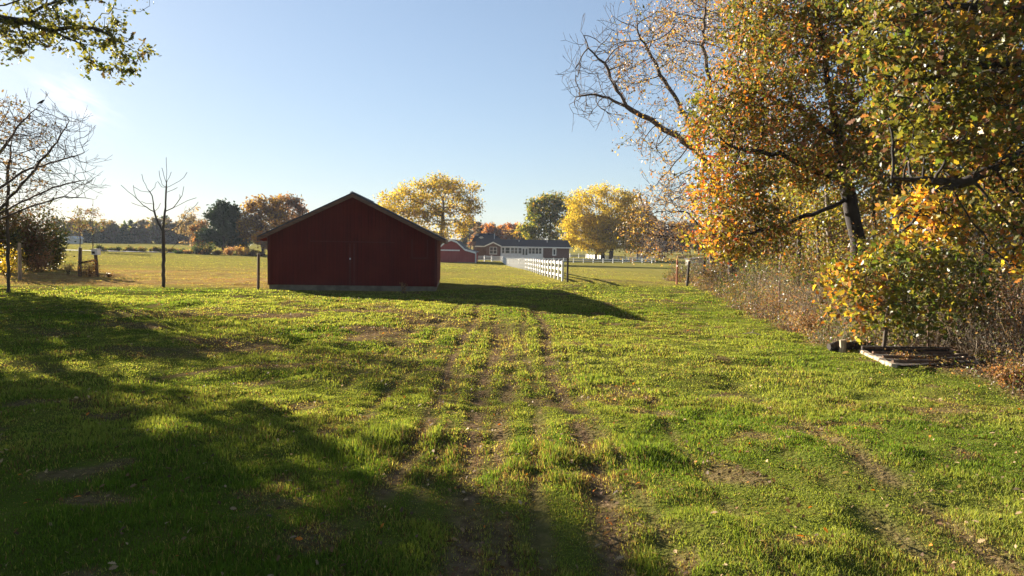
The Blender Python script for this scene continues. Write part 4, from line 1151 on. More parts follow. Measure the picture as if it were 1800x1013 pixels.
# tall fine-leaved tree behind
def wild(label, name, pxb, Y, trunk_px, ells, n_leaf, size, pal, r0, seed, seg=.36, kind='kite', bark='bark', share=.75, spread=.28, tw=1, twl=.6, region=None, infl=2.6, cs=.5, colfn=None, nscale=.35, nat=1.0, limbs=(), rmin=.010, wmax=4, leafm=None):
    T = Tree(seed); b0 = at(pxb, 460, Y); b0.z = gz(b0.x, Y) - .2
    T.trunkset = frozenset(T.path([b0] + [at(a_, c_, Y) for a_, c_ in trunk_px], seg))
    for lp in limbs:
        P3 = [at(a_, c_, Y + dy) for a_, c_, dy in lp]; s = T.nearest(P3[0]); P3[0] = Vector(T.P[s]); T.path(P3, seg, .1, s)
    A = np.concatenate([pell(a_, c_, Y + dy, rx_, ry_, d_, int(k_ * nat), T.r, .1) for a_, c_, dy, rx_, ry_, d_, k_ in ells])
    T.grow(A, seg, infl, seg * 1.5, 90, (0, 0, .06), .10)
    if tw: T.twigs(2, twl, .45, .08, tw)
    lf = dict(n=n_leaf, wmax=wmax, share=share, spread=spread, size=size, pal=pal, kind=kind, cs=cs, nscale=nscale)
    if region: lf['region'] = region
    if colfn: lf['colfn'] = colfn
    if leafm: lf['mat'] = leafm
    return finish(T, name, label, 'tree', r0, rmin, 8, M[bark], M['twig'] if bark != 'bark_dark' else M['bark_dark'], lf, None, 4, .52)
wild('tall tree with fine yellow brown leaves rising behind the leaning bare tree', 'tall_tree', 1345, 46, [(1338, 380), (1330, 280), (1322, 180), (1315, 80), (1320, -30)],
     [(1270, 60, 0, 120, 120, 4, 330), (1340, -60, 0, 130, 90, 4, 220), (1310, 210, 0, 70, 80, 3, 120)], 20000, .135, [TAN, RUSTL, OLIVE, TAN, GOLD, OLIVE], .22, 53, .42, share=.8, spread=.36)
# main multicoloured oak
def warm_left(p, c, r):
    """leaves of the low left boughs have turned orange"""
    a_ = np.clip((at(1330, 300, 27).x - p[:, 0]) / 2.0, 0, 1) * np.clip((9.5 - p[:, 2]) / 3, 0, 1)
    k_ = r.random(len(p)) < a_ * .55
    alt = np.array([ORANGE, GOLD, RUSTL, YGREEN, YELLOW, RED])[r.integers(0, 6, len(p))] * r.uniform(.7, 1.2, len(p))[:, None]
    return np.where(k_[:, None], alt, c)
wild('large oak of the tree line turning from green to orange on its left side', 'oak_tree', 1512, 27, [(1508, 420), (1494, 360), (1484, 300), (1470, 220), (1450, 120), (1440, 20)],
     [(1300, 210, 0, 95, 75, 2.4, 260), (1400, 120, 0, 130, 110, 3.2, 420), (1290, 330, -.5, 70, 70, 2, 170), (1275, 420, -1, 58, 38, 1.4, 110), (1420, 260, 0, 130, 75, 3, 330),
      (1520, 40, 0, 110, 110, 3, 260), (1560, 220, .5, 90, 90, 2.6, 220), (1360, 30, 0, 90, 70, 2.5, 180), (1340, 415, -1, 55, 25, 1.5, 60)],
     58000, .138, [OLIVE, GREEN, RUSTL, OLIVE, YGREEN, RUSTL, ORANGE, OLIVE], .28, 54, .30, 'oak', 'bark_dark', share=.66, spread=.27, tw=1, twl=.45, colfn=warm_left, nscale=.45, cs=.7,
     limbs=[[(1488, 330, 0), (1430, 300, -.5), (1370, 270, -.8), (1300, 262, -1)], [(1490, 345, 0), (1440, 372, -.6), (1380, 395, -1), (1310, 410, -1.2)], [(1475, 240, 0), (1400, 190, 0), (1330, 160, 0)], [(1470, 220, 0), (1530, 150, .4), (1570, 70, .6)]])
HOT = [(at(1625, 375, 16.6), .75), (at(1775, 225, 16.2), .8), (at(1790, 260, 16.4), .6), (at(1760, 450, 15.9), .5), (at(1590, 390, 16.8), .45)]
def hot(p, c, r):
    k_ = np.zeros(len(p))
    for q_, s_ in HOT: k_ = np.maximum(k_, np.exp(-(((p - np.array(q_)) / s_) ** 2).sum(1)))
    alt = np.array([ORANGE, GOLD, YELLOW, GOLD])[r.integers(0, 4, len(p))] * r.uniform(.8, 1.25, len(p))[:, None]
    return np.where((r.random(len(p)) < k_ * 1.3)[:, None], alt, c)
# nearer oak at the right edge
wild('near oak at the right edge with a heavy dark limb sweeping down to the left', 'oak_tree', 1990, 16.5, [(1985, 420), (1960, 320), (1930, 200), (1900, 60), (1890, -100)],
     [(1700, 230, 0, 130, 80, 1.7, 260), (1740, 100, 0, 130, 110, 2, 300), (1620, 180, .4, 90, 90, 1.5, 190), (1820, 330, 0, 90, 70, 1.4, 140), (1590, 60, .5, 90, 80, 1.5, 150), (1800, -40, 0, 150, 80, 2, 200), (1640, 385, .2, 60, 45, 1, 110), (1785, 420, -.5, 45, 70, .9, 90)],
     20000, .145, [OLIVE, GREEN, RUSTL, YGREEN, OLIVE, GOLD, RUSTL, OLIVE], .30, 55, .22, 'oak', 'bark_dark', share=.58, spread=.2, tw=1, twl=.3, nscale=.6, cs=.6, infl=1.7, colfn=hot,
     limbs=[[(1960, 300, 0), (1870, 245, 0), (1800, 268, 0), (1740, 300, 0), (1690, 322, 0), (1645, 336, 0), (1620, 366, .1), (1590, 404, .2)], [(1930, 200, 0), (1840, 130, 0), (1760, 110, 0), (1680, 120, 0)],
            [(1690, 322, 0), (1640, 318, .2), (1570, 316, .4)], [(1900, 60, 0), (1800, 20, 0), (1680, 10, .2)]])
wild('green oak between the middle oak and the right edge', 'oak_tree', 1598, 22.5, [(1588, 420), (1582, 340), (1576, 240), (1585, 120), (1600, 0)],
     [(1640, 60, 0, 120, 120, 2.6, 330), (1560, -40, 0, 150, 70, 2.6, 220), (1690, 170, 0, 100, 90, 2.2, 220), (1560, 300, 0, 70, 55, 1.6, 110), (1750, 260, 0, 80, 90, 2, 150)],
     21000, .145, [OLIVE, RUSTL, OLIVE, YGREEN, BROWN, OLIVE, GREEN], .24, 56, .28, 'oak', 'bark', share=.8, spread=.2, tw=1, twl=.4, nscale=.5, cs=.7, infl=2.2)
wild('grey trunked tree behind the near oak close to the right edge', 'grey_tree', 1772, 25.5, [(1770, 440), (1764, 380), (1758, 300), (1766, 200), (1770, 80)],
     [(1770, 220, 0, 90, 110, 2.4, 200), (1730, 380, 0, 60, 50, 1.6, 90), (1780, 40, 0, 110, 100, 2.6, 180)], 9000, .18, [YGREEN, OLIVE, YGREEN, GOLD, GREEN], .28, 57, .34, 'oak', 'bark_pale', share=.7, spread=.25)
# understory boughs
def warm_low(p, c, r):
    k_ = r.random(len(p)) < np.clip((at(1540, 500, 18.3).x - p[:, 0]) / .8, .04, .42)
    alt = np.array([ORANGE, GOLD, RUSTL, YELLOW])[r.integers(0, 4, len(p))] * r.uniform(.8, 1.2, len(p))[:, None]
    return np.where(k_[:, None], alt, c)
wild('young oak with green and orange leaves bulging over the brush above the rail grid', 'young_oak', 1560, 18.6, [(1562, 540), (1568, 500), (1580, 460), (1592, 420)],
     [(1530, 500, -.3, 78, 45, 1.1, 170), (1590, 450, 0, 75, 45, 1.2, 130), (1490, 535, -.5, 45, 26, .7, 60), (1645, 475, 0, 75, 50, 1.2, 110), (1580, 560, -.3, 90, 32, .8, 90), (1680, 530, 0, 50, 45, .9, 60)],
     4800, .155, [GREEN, OLIVE, YGREEN, OLIVE, BROWN, YGREEN, OLIVE], .05, 58, .17, 'oak', 'bark', share=.5, spread=.2, tw=1, twl=.22, nscale=.9, cs=.7, infl=1.5, rmin=.006, colfn=warm_low)
# thin saplings and poles in the wood
SAP = [(1378, 37, 330, 'first slim trunk from the left in the open gap under the middle oak'), (1402, 34, 320, 'second slim trunk from the left in the gap under the middle oak'), (1442, 32, 330, 'third slim trunk from the left, curved, beside the dark oak trunk'),
       (1463, 30, 330, 'fourth slim trunk from the left, hard against the dark oak trunk'), (1540, 33, 300, 'slim trunk right of the dark oak trunk'), (1660, 29, 320, 'slim trunk under the heavy dark limb'), (1705, 27, 330, 'slim trunk in the bright gap left of the grey trunk'),
       (1798, 30, 330, 'slim trunk at the very right edge'), (1330, 42, 360, 'slim trunk left of the open gap behind the orange boughs'), (1620, 38, 300, 'far slim trunk seen between the green oaks')]
for k, (px_, Y, top, lab) in enumerate(SAP):
    rr = np.random.default_rng(900 + k); o_ = rr.uniform(-14, 14)
    wild(lab, 'slim_tree', px_ + rr.uniform(-8, 8), Y, [(px_ + o_ * .3, 440), (px_ + o_ * .7, 390), (px_ + o_, top), (px_ + o_ * 1.5, top - 60)],
         [(px_ + o_, top - 20, 0, 50, 55, 1.8, 70), (px_ + rr.uniform(-25, 25), top + 50, 0, 45, 45, 1.6, 50)], 2600, .15, [YGREEN, OLIVE, OLIVE, GOLD, RUSTL], rr.uniform(.07, .12), 900 + k, .34, 'kite', 'bark_pale' if k % 3 == 0 else 'bark', share=.6, spread=.3, tw=1, twl=.5, rmin=.008)
# dim woods closing the view far right
for k, (px_, Y, h_, lab) in enumerate(((1300, 75, 70, 'first from left'), (1400, 80, 90, 'second from left'), (1480, 70, 85, 'third from left'), (1570, 72, 95, 'fourth from left'), (1650, 66, 90, 'fifth from left'), (1740, 62, 95, 'sixth from left'), (1830, 60, 110, 'last at right'))):
    wild('brushy tree of the wood seen through the gaps behind the oaks, ' + lab, 'brushy_tree', px_, Y, [(px_, 435), (px_ + 5, 410), (px_ - 4, 438 - h_)],
         [(px_, 415, 0, 62, 42, 3, 90), (px_, 400 - h_ * .35, 0, 50, h_ * .5, 3, 70)], 5200, .32, [BROWN, OLIVE, YGREEN, RUSTL, OLIVE, GOLD], .13, 930 + k, .6, 'kite', 'bark', share=.8, spread=.45, tw=1, twl=.9, infl=4, rmin=.014)

# ------------------------------------------------------------------ brush along the fence line
r = np.random.default_rng(77)
def brush_h(x, y):
    e_ = x - edge(y)
    return (.3 + 1.55 * sst(-.3, 1.5, e_) + 1.1 * sst(28, 17, y) * sst(.4, 2.0, e_)) * (.3 + 1.4 * fbm(x, y, .5, 3, 301))
n = 8500
y = 11.5 + 46 * r.random(n) ** 1.25; e_ = r.gamma(2.2, .9, n) - .35; x = edge(y) + e_
gd = (x > gpt(1490, 640).x) & (x < c3.x + .15) & (y > c4.y - .25) & (y < c1.y + .15)
x, y = x[~gd], y[~gd]; n = len(x)
h = brush_h(x, y) * r.uniform(.5, 1.25, n); z0 = ground(x, y)
SEG = 4; P = np.zeros((n, SEG + 1, 3)); P[:, 0] = np.stack([x, y, z0 - .03], 1)
dr = np.stack([r.normal(0, .35, n), r.normal(0, .35, n), np.ones(n)], 1)
for k in range(SEG):
    dr = dr + np.stack([r.normal(0, .22, n), r.normal(0, .22, n), r.normal(-.12, .15, n)], 1); dr /= np.linalg.norm(dr, axis=1)[:, None]
    P[:, k + 1] = P[:, k] + dr * (h / SEG)[:, None]
P[:, 1:, 2] = np.maximum(P[:, 1:, 2], z0[:, None] + .03)
rad = np.array([1, .85, .7, .5, .25])[None] * (np.maximum(.0042, .00024 * y) * np.where(r.random(n) < .06, 2.4, r.uniform(.7, 1.4, n)))[:, None]
an = np.arange(3) * 2 * np.pi / 3
off3 = np.stack([np.cos(an), np.sin(an), an * 0], 1)
V_ = (P[:, :, None, :] + rad[:, :, None, None] * off3[None, None]).reshape(-1, 3)
o = (np.arange(n) * (SEG + 1) * 3)[:, None, None, None] + (np.arange(SEG) * 3)[None, :, None, None]
i_ = np.arange(3); j_ = (i_ + 1) % 3
Q = (np.stack([i_, j_, j_ + 3, i_ + 3], 1)[None, None] + o).reshape(-1)
cs_ = pick_cols(P[:, 0], [(.09, .065, .045), (.16, .12, .085), (.25, .19, .13), (.36, .29, .20)], r, .6, .9)
C_ = np.repeat(cs_, (SEG + 1) * 3, 0)
me1 = raw_mesh('brush_stems', V_, Q, np.full(len(Q) // 4, 4), C_)
so_ = link('brush', me1, M['litter']); tag(so_, 'tangled brown stems and weeds filling the brush strip along the fence', 'brush', kind='stuff')
nl = 52000
pk = r.integers(0, n, nl); tt = r.integers(1, SEG + 1, nl)
pos = P[pk, tt] + r.normal(0, .09, (nl, 3)); pos[:, 2] = np.maximum(pos[:, 2], ground(pos[:, 0], pos[:, 1]) + .02)
cols = pick_cols(pos, [BROWN, RUSTL, BROWN, OLIVE, TAN, OLIVE, BROWN, GREEN], r, .55, .6)
me2 = leaves_mesh('brush_leaves', pos, (.05 + .0008 * pos[:, 1]) * r.uniform(.6, 1.4, nl), cols, 'kite', 9)
lo_ = link('brush_leaves', me2, M['leaf'], so_); lo_['kind'] = 'stuff'

# bushes one can tell apart
UNDER = [(1315, 44, 60, 95, 'first from the left'), (1365, 39, 55, 110, 'second from the left'), (1425, 34, 60, 120, 'third from the left'), (1480, 29, 60, 135, 'fourth from the left'), (1545, 26, 70, 160, 'fifth from the left'), (1640, 24, 75, 175, 'sixth from the left'), (1735, 22, 80, 190, 'last at right')]

def shrub(name, label, x, y, rx_, rz_, n_, pal, seed, size=.09, group=None, mat_=None, stems=14, kind='kite', z=None, ry_=None, tk=None):
    r = np.random.default_rng(seed)
    z = gz(x, y) if z is None else z; ry_ = ry_ or rx_
    root = thing(name, label, 'shrub', (x, y, z), 0, group)
    m_ = MB(); tips_ = []
    random.seed(seed)
    for k in range(stems):
        a_ = random.uniform(0, 6.28); q_ = math.sqrt(random.random()); tp = Vector((math.cos(a_) * rx_ * q_ * .9, math.sin(a_) * ry_ * q_ * .9, rz_ * random.uniform(.9, 1.9)))
        b_ = Vector((tp.x * .15, tp.y * .15, -.1)); md = b_.lerp(tp, .5) + Vector((0, 0, .18 * rz_)); t_ = tk or max(.008, y * .00022)
        m_.tube([b_, md, tp], [t_ * 1.6, t_ * 1.1, t_ * .6], 4, False); tips_.append(tp)
    m_.build('stems', M['bark'], root)
    c_ = np.array([tips_[i] for i in r.integers(0, stems, n_)]) * r.uniform(.25, 1.0, n_)[:, None]
    c_ = c_ + r.normal(0, 1, (n_, 3)) * np.array([rx_, ry_, rz_]) * .22
    c_[:, 2] = np.maximum(c_[:, 2], .03)
    cols = pick_cols(c_ + np.array([x, y, z]), pal, r, 1.2 / max(rx_, .3), .6)
    link('foliage', leaves_mesh('foliage', c_, size * r.uniform(.6, 1.35, n_), cols, kind, seed), mat_ or M['leaf'], root)
    return root
def shp(name, label, px_, Y, rpx, hpx, n_, pal, seed, **kw):
    p = gp(px_, Y); return shrub(name, label, p.x, Y, rpx * Y / F, hpx * Y / F / 2, n_, pal, seed, **kw)
shp('shrub', 'olive shrub with white glints just behind the left slab of the rail grid', 1565, 21.5, 45, 48, 1500, [GREEN, OLIVE, YGREEN], 401, size=.08)
shp('shrub', 'reddish leafless looking thicket at the front tip of the brush beside the lawn', 1440, 23, 55, 40, 1500, [RUSTL, BROWN, TAN], 402, size=.07)
shp('shrub', 'green leafy shrub in the brush below the orange oak boughs', 1330, 38, 50, 75, 1900, [OLIVE, DGREEN, GREEN, OLIVE], 403, size=.10)
shp('shrub', 'dry brown weed clump at the right edge in front of the brush', 1790, 14.2, 55, 65, 1700, [TAN, RUSTL, BROWN], 404, size=.06)
shp('shrub', 'dark vine covered bush under the slim trunks', 1395, 33, 50, 110, 2600, [DGREEN, OLIVE, BROWN, GREEN], 405, size=.09)
shp('shrub', 'tall tangled bush behind the right slab of the rail grid', 1700, 20.5, 75, 150, 4200, [BROWN, OLIVE, RUSTL, OLIVE, YGREEN], 406, size=.075)
shp('shrub', 'dense tangle of dark twigs at the right edge behind the dry weeds', 1790, 18.5, 70, 150, 3600, [BROWN, BROWN, OLIVE, RUSTL], 407, size=.07)
for k, (px_, Y, rp, hp, lab) in enumerate(UNDER):
    shp('thicket_bush', 'tall twiggy yellowing bush of the understory behind the brush, ' + lab, px_, Y, rp * 1.15, hp * 1.25, 5200, [BROWN, OLIVE, BROWN, RUSTL, OLIVE, YGREEN], 440 + k, size=.0036 * Y + .015, group='understory bushes behind the brush', stems=40)
for k, (px_, Y, rp, hp, lab) in enumerate(((1590, 17.3, 34, 22, 'low russet weeds growing over the front left corner of the rail grid'), (1650, 17.0, 40, 16, 'thin tan weeds in front of the right half of the rail grid'), (1500, 19.4, 30, 22, 'brown weeds around the logs left of the rail grid'), (1735, 17.6, 26, 26, 'dry weeds at the right end of the rail grid'))):
    shp('dry_weeds', lab, px_, Y, rp, hp, 420, [RUSTL, TAN, BROWN, OLIVE], 460 + k, size=.05, stems=16, tk=.004)
for k, (px_, Y, rp, hp, pal, lab) in enumerate(((1255, 44, 34, 46, [BROWN, OLIVE, GREYB], 'rounded brown bush at the far end of the brush'), (1300, 36, 30, 40, [OLIVE, GREEN, BROWN], 'olive bush bulging out of the brush before the slim trunks'), (1375, 29.5, 40, 52, [GREYB, TAN, BROWN], 'pale twiggy bush at the front of the brush, halfway along'), (1470, 24.5, 42, 60, [BROWN, RUSTL, OLIVE], 'brown bush just left of the young oak'), (1660, 20.2, 45, 70, [GREYB, OLIVE, BROWN], 'grey brown bush behind the middle of the rail grid'))):
    shp('shrub', lab, px_, Y, rp, hp, 1700, pal, 470 + k, size=.0022 * Y + .025, stems=34)
# dead weed by the shed wall
p = gp(710, 37.6); shrub('dead_weed', 'dry reddish weed standing in front of the shed wall', p.x, 37.6, .28, .33, 90, [TAN, RUSTL, TAN], 411, size=.10, stems=6)
# shrubs at the left edge
shp('shrub', 'big dark olive shrub behind the pale post at the left edge', 58, 55, 52, 125, 9000, [OLIVE, DGREEN, OLIVE, DGREEN, BROWN], 421, size=.20, mat_=M['needle'], stems=30)
shp('shrub', 'brown shrub filling the left edge of the picture', 5, 52, 45, 120, 7000, [DGREEN, OLIVE, OLIVE, BROWN], 422, size=.19, mat_=M['needle'], stems=26)
shp('shrub', 'low shrub with pinkish dry leaves beside the big olive shrub', 72, 53, 24, 42, 800, [RUSTL, TAN, (.34, .18, .13)], 423, size=.14)
shp('shrub', 'small yellow leaved bush around the pale post at the left edge', 14, 45, 26, 55, 900, [YELLOW, GOLD, YGREEN], 424, size=.12)
shp('shrub', 'dark evergreen bush trailing right of the big olive shrub', 96, 58, 24, 85, 3600, [DGREEN, OLIVE, DGREEN, BROWN], 425, size=.20, mat_=M['needle'])
shp('dry_weeds', 'reddish dry weeds grown up between the two old posts', 155, 46.6, 20, 32, 900, [RUSTL, TAN, BROWN], 426, size=.10)
shp('dry_weeds', 'tiny russet weed tuft right of the old posts', 192, 47.5, 8, 10, 160, [RUSTL, BROWN], 427, size=.09)
shp('dry_weeds', 'pale dry weed tuft left of the old posts', 120, 50, 12, 22, 260, [TAN, (.4, .33, .16)], 428, size=.11)

# ------------------------------------------------------------------ far trees and hedges
def far_tree(name, label, px_, Y, top, bot, rpx, pal, seed, n_=2600, size=None, kind='round', group=None, share=.9, ells=None, trunk_r=None, pts=110, mat_=None, bark='bark', colfn=None):
    T = Tree(seed); x = gx(px_, Y); k_ = Y / F; z0 = gz(x, Y); b0 = Vector((x, Y, z0 - .2))
    zt = at(px_, top, Y).z; zb_ = at(px_, bot, Y).z; zc = (zt + zb_) / 2; H = zt - z0
    seg = max(.5, H * .055)
    T.trunkset = frozenset(T.path([b0, b0 + Vector((T.r.normal(0, .02) * H, 0, H * .3)), Vector((x + T.r.normal(0, .03) * H, Y, z0 + H * .72))], seg))
    if ells: A = np.concatenate([pell(a_, c_, Y, rx_, ry_, rx_ * k_ * .8, q_, T.r, .25) for a_, c_, rx_, ry_, q_ in ells])
    elif kind == 'pine':
        A = []
        for _ in range(pts):
            t = T.r.random(); rr_ = rpx * k_ * (1.05 - t) * T.r.uniform(.4, 1); a_ = T.r.uniform(0, 6.28)
            A.append((x + math.cos(a_) * rr_, Y + math.sin(a_) * rr_, zb_ + (zt - zb_) * t))
        A = np.array(A)
    else:
        A = ell((x, Y, zc), (rpx * k_, rpx * k_ * .85, (zt - zb_) / 2), pts, T.r, .25)
        A = A + T.r.normal(0, .06, A.shape) * H
    T.grow(A, seg, seg * 7, seg * 1.4, 60, (0, 0, .1), .15)
    T.twigs(2, seg * 1.3, .5, .15, 1)
    return finish(T, name, label, 'tree', trunk_r or H * .022, Y * .00016, 6, M[bark], M['twig'],
                  dict(n=int(n_ * 2.3), wmax=4, share=share, spread=seg * .8, size=(size or .0030 * Y) * 1.15, pal=pal, mat=mat_ or M['leaf_far'], nscale=3.0 / max(H, 1), cs=.5, **({'colfn': colfn} if colfn else {})) if n_ else None, group, 3, .55)
def golden_left(p, c, r):
    k_ = np.clip((at(790, 350, 168).x - p[:, 0]) / 9 + .15, 0, 1)
    alt = np.array([YELLOW, GOLD, YGREEN])[r.integers(0, 3, len(p))] * r.uniform(.8, 1.2, len(p))[:, None]
    return np.where((r.random(len(p)) < k_)[:, None], alt, c)
# big half-turned tree behind the shed
far_tree('maple_tree', 'big spreading tree behind the shed, golden on its left and bare brown on its right', 778, 168, 318, 440, 84, None or [YELLOW, GOLD, YGREEN, TAN, GREYB], 501, 7500, .42, colfn=golden_left,
         ells=[(705, 362, 42, 24, 120), (735, 350, 40, 34, 110), (775, 345, 48, 34, 140), (808, 362, 32, 40, 110), (790, 395, 40, 30, 90), (740, 390, 40, 30, 70)], share=.75, trunk_r=.55, bark='bark')
far_tree('oak_tree', 'dark green tree standing behind the right end of the brick house', 966, 214, 348, 440, 44, [OLIVE, YGREEN, GREEN, OLIVE, GOLD], 502, 5200, .62,
         ells=[(962, 372, 34, 28, 110), (985, 375, 30, 34, 90), (945, 402, 26, 26, 80), (985, 412, 34, 24, 80)])
far_tree('maple_tree', 'glowing yellow tree behind the white paddock fence', 1074, 192, 334, 438, 66, [YELLOW, YELLOW, YELLOW, YELLOW, YGREEN, YELLOW], 503, 13000, .42,
         ells=[(1045, 362, 44, 32, 150), (1022, 400, 34, 32, 110), (1075, 395, 50, 38, 160), (1095, 370, 34, 34, 110), (1050, 425, 50, 20, 90), (1105, 415, 22, 26, 60)], trunk_r=.6, share=.9)
far_tree('maple_tree', 'olive tree whose dark trunk stands just left of the yellow tree trunk', 1059, 200, 375, 438, 34, [OLIVE, YGREEN, DGREEN], 504, 2400, .5, trunk_r=.62, bark='bark_dark')
far_tree('maple_tree', 'tree with the leftmost trunk of the three under the yellow crown', 1047, 197, 385, 440, 30, [OLIVE, YELLOW, YGREEN], 505, 1900, .5, trunk_r=.38, bark='bark_dark')
far_tree('brown_tree', 'brownish half bare tree on the right flank of the yellow tree', 1120, 215, 362, 440, 30, [GREYB, BROWN, RUSTL, OLIVE], 506, 1800, .5, share=.6)
# grey and orange woods behind the houses
for k, (px_, top, rp, pal, lab) in enumerate(((826, 388, 20, [GREYB, DGREEN, BROWN], 'dark grey tree behind the second house'), (846, 396, 16, [RUSTL, GREYB, BROWN], 'rusty tree rising over the dark roof of the second house'), (866, 399, 16, [ORANGE, RUSTL, TAN], 'first orange tree from the left over the brick house roof'),
                                        (884, 397, 18, [RUSTL, ORANGE, RUSTL, TAN], 'second orange tree from the left over the brick house roof'), (903, 397, 17, [ORANGE, RUSTL, TAN], 'third orange tree from the left over the brick house roof'), (920, 400, 14, [RUSTL, OLIVE, GOLD], 'last orange tree before the dark green tree over the roof'))):
    far_tree('orange_tree' if k > 1 else 'grey_tree', lab, px_, 300 - 12 * (k % 3), top, 436, rp, pal, 510 + k, 1700, .85, pts=70)
# woods at the left horizon
rr = np.random.default_rng(3)
for k in range(18):
    px_ = 105 + k * 14.2 + rr.uniform(-4, 4); top = 385 + rr.uniform(-8, 10); conif = k in (4, 5, 8, 9, 13)
    if k < 3: top += 6
    far_tree('treeline_pine' if conif else 'treeline_tree', ORD[k] + ' hazy tree from the left in the grey treeline at the left horizon', px_, 318 + rr.uniform(-14, 22), top, 432, rr.uniform(11, 16),
             [DGREEN, DGREEN, OLIVE] if conif else [GREYB, BROWN, OLIVE, GREYB], 530 + k, 1300, .95, 'pine' if conif else 'round', 'grey treeline at the left horizon', pts=60)
for k, (px_, top, rp, lab) in enumerate(((140, 372, 11, 'thin airy tree behind the old posts, the left of two'), (163, 368, 16, 'thin airy tree behind the old posts, the right and taller of two'))):
    far_tree('airy_tree', lab, px_, 158, top, 405, rp, [GREYB, OLIVE, BROWN], 560 + k, 260, .34, share=.4, pts=45, trunk_r=.11)
far_tree('pine_tree', 'dark pine standing out of the hedge left of the shed', 391, 172, 356, 428, 32, [DGREEN, DGREEN, (.03, .05, .022)], 565, 5200, .55,
         ells=[(395, 372, 22, 14, 60), (378, 382, 18, 10, 45), (408, 380, 14, 14, 40), (390, 400, 30, 18, 80), (375, 415, 22, 14, 40)], mat_=M['needle'], bark='bark_dark', trunk_r=.35)
far_tree('cedar_tree', 'small pointed cedar right of the dark pine', 417, 176, 376, 436, 18, [DGREEN, DGREEN, OLIVE], 566, 2200, .5, 'pine', mat_=M['needle'])
far_tree('bare_tree', 'pale grey bare tree behind the sapling twigs', 338, 190, 370, 425, 22, [GREYB, TAN], 567, 500, .45, share=.3, bark='bark_pale', pts=110)
far_tree('brown_tree', 'reddish brown tree between the sapling and the dark pine', 356, 178, 392, 432, 18, [RUSTL, GREYB, BROWN], 568, 1300, .5, share=.6)
far_tree('oak_tree', 'brown and gold oak left of the shed roof', 462, 166, 348, 432, 32, [GREYB, BROWN, TAN, GOLD, BROWN], 569, 3600, .48, share=.8,
         ells=[(455, 372, 26, 22, 90), (475, 365, 20, 18, 60), (450, 402, 28, 24, 80), (480, 395, 24, 24, 70)])
far_tree('oak_tree', 'airy russet topped oak rising behind the left roof slope of the shed', 506, 172, 346, 430, 26, [RUSTL, BROWN, GREYB, RUSTL], 570, 2300, .48, share=.65, ells=[(505, 360, 26, 14, 70), (515, 380, 24, 22, 60), (495, 395, 22, 24, 50)])
far_tree('orange_tree', 'small bright orange tree touching the left corner of the shed', 464, 160, 411, 436, 13, [ORANGE, GOLD, ORANGE, TAN], 571, 1400, .4, pts=50)
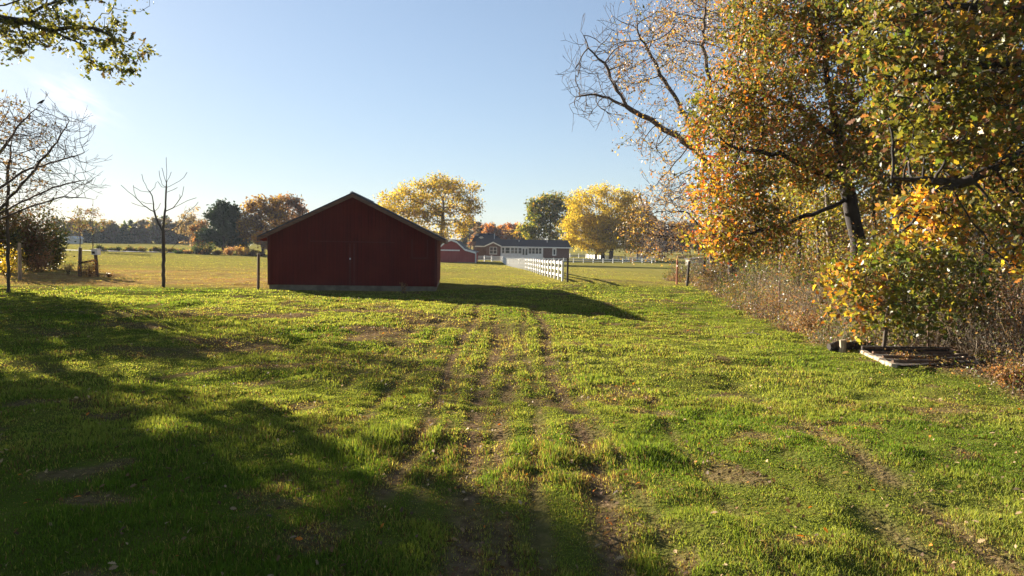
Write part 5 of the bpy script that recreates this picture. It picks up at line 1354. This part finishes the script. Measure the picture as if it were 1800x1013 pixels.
# hedge row at the left
for k in range(17):
    px_ = 178 + k * 9.6 + rr.uniform(-3, 3); h_ = 8 + rr.uniform(0, 9) + (4 if k % 5 == 0 else 0)
    p = gp(px_, 163); shrub('hedge_bush', ORD[k] + ' dark bush from the left in the hedge row beyond the left pasture', p.x, 163 + rr.uniform(-1.5, 1.5), rr.uniform(.75, 1.2), h_ * 163 / F / 2 * .62, 420, [DGREEN, DGREEN, OLIVE, BROWN], 600 + k, size=.34, group='bushes of the hedge row beyond the left pasture', mat_=M['leaf_far'], tk=.03, stems=8)
for k, (px_, h_, rp, pal, lab) in enumerate(((349, 30, 12, [DGREEN, DGREEN, OLIVE], 'large dark bush at the foot of the brown tree right of the sapling'), (368, 34, 14, [DGREEN, DGREEN, BROWN], 'large dark bush at the foot of the dark pine'), (334, 12, 9, [RUSTL, BROWN, TAN], 'low russet bush behind the sapling trunk'),
                                        (358, 14, 12, [RUSTL, TAN, (.34, .18, .13)], 'pink brown bush in front of the large dark bushes'), (388, 15, 12, [BROWN, OLIVE, BROWN], 'brown bush directly below the dark pine'), (404, 26, 12, [(.34, .18, .13), RUSTL, TAN], 'pale pinkish bush right of the dark pine trunk'),
                                        (428, 28, 14, [TAN, RUSTL, GOLD], 'tan bush right of the small cedar'), (446, 20, 12, [BROWN, RUSTL, GOLD], 'russet bush beside the small bright orange tree'), (461, 14, 9, [BROWN, DGREEN, BROWN], 'dark low bush at the left corner of the shed'), (317, 9, 7, [DGREEN, DGREEN, DGREEN], 'small black green bush right of the sapling trunk'))):
    p = gp(px_, 158); shrub('hedge_bush', lab, p.x, 158 - rr.uniform(0, 2), rp * 158 / F, h_ * 158 / F / 2 * .62, 700, pal, 630 + k, size=.33, group='bushes below the dark pine', mat_=M['leaf_far'], tk=.03, stems=9)
# woods at the right horizon
for k in range(11):
    px_ = 1108 + k * 15 + rr.uniform(-4, 4); far_tree('treeline_tree', ORD[k] + ' hazy brown tree from the left in the treeline right of the yellow tree', px_, 285 + rr.uniform(-15, 20), 392 + rr.uniform(-10, 8), 440, rr.uniform(12, 17), [GREYB, BROWN, GREYB, RUSTL], 650 + k, 1300, .85, group='brown treeline right of the yellow tree', pts=60)
for k, (px_, w_) in enumerate(((1132, 14), (1158, 12), (1196, 13))):
    p = gp(px_, 228); shrub('dark_bush', ORD[k] + ' low dark bush from the left in the meadow right of the yellow tree', p.x, 228, w_ * 228 / F, .7, 600, [DGREEN, BROWN, GREYB], 670 + k, size=.45, group='low bushes in the right meadow', mat_=M['leaf_far'], tk=.04, stems=8)
# ------------------------------------------------------------------ air
HAZE = 0.00013
if HAZE:
    hb = MB(); hb.box(-700, 700, -60, 700, -4.2, 32); ho = hb.build('haze', []); tag(ho, 'thin pale haze in the air', kind='stuff')
    m = bpy.data.materials.new('haze'); m.use_nodes = True; nt = m.node_tree
    for n_ in list(nt.nodes):
        if n_.type == 'BSDF_PRINCIPLED': nt.nodes.remove(n_)
    vp = nt.nodes.new('ShaderNodeVolumePrincipled'); vp.inputs['Color'].default_value = (.78, .87, 1, 1); vp.inputs['Density'].default_value = HAZE; vp.inputs['Anisotropy'].default_value = 0.0
    nt.links.new(vp.outputs[0], nt.nodes['Material Output'].inputs['Volume'])
    ho.data.materials.append(m)
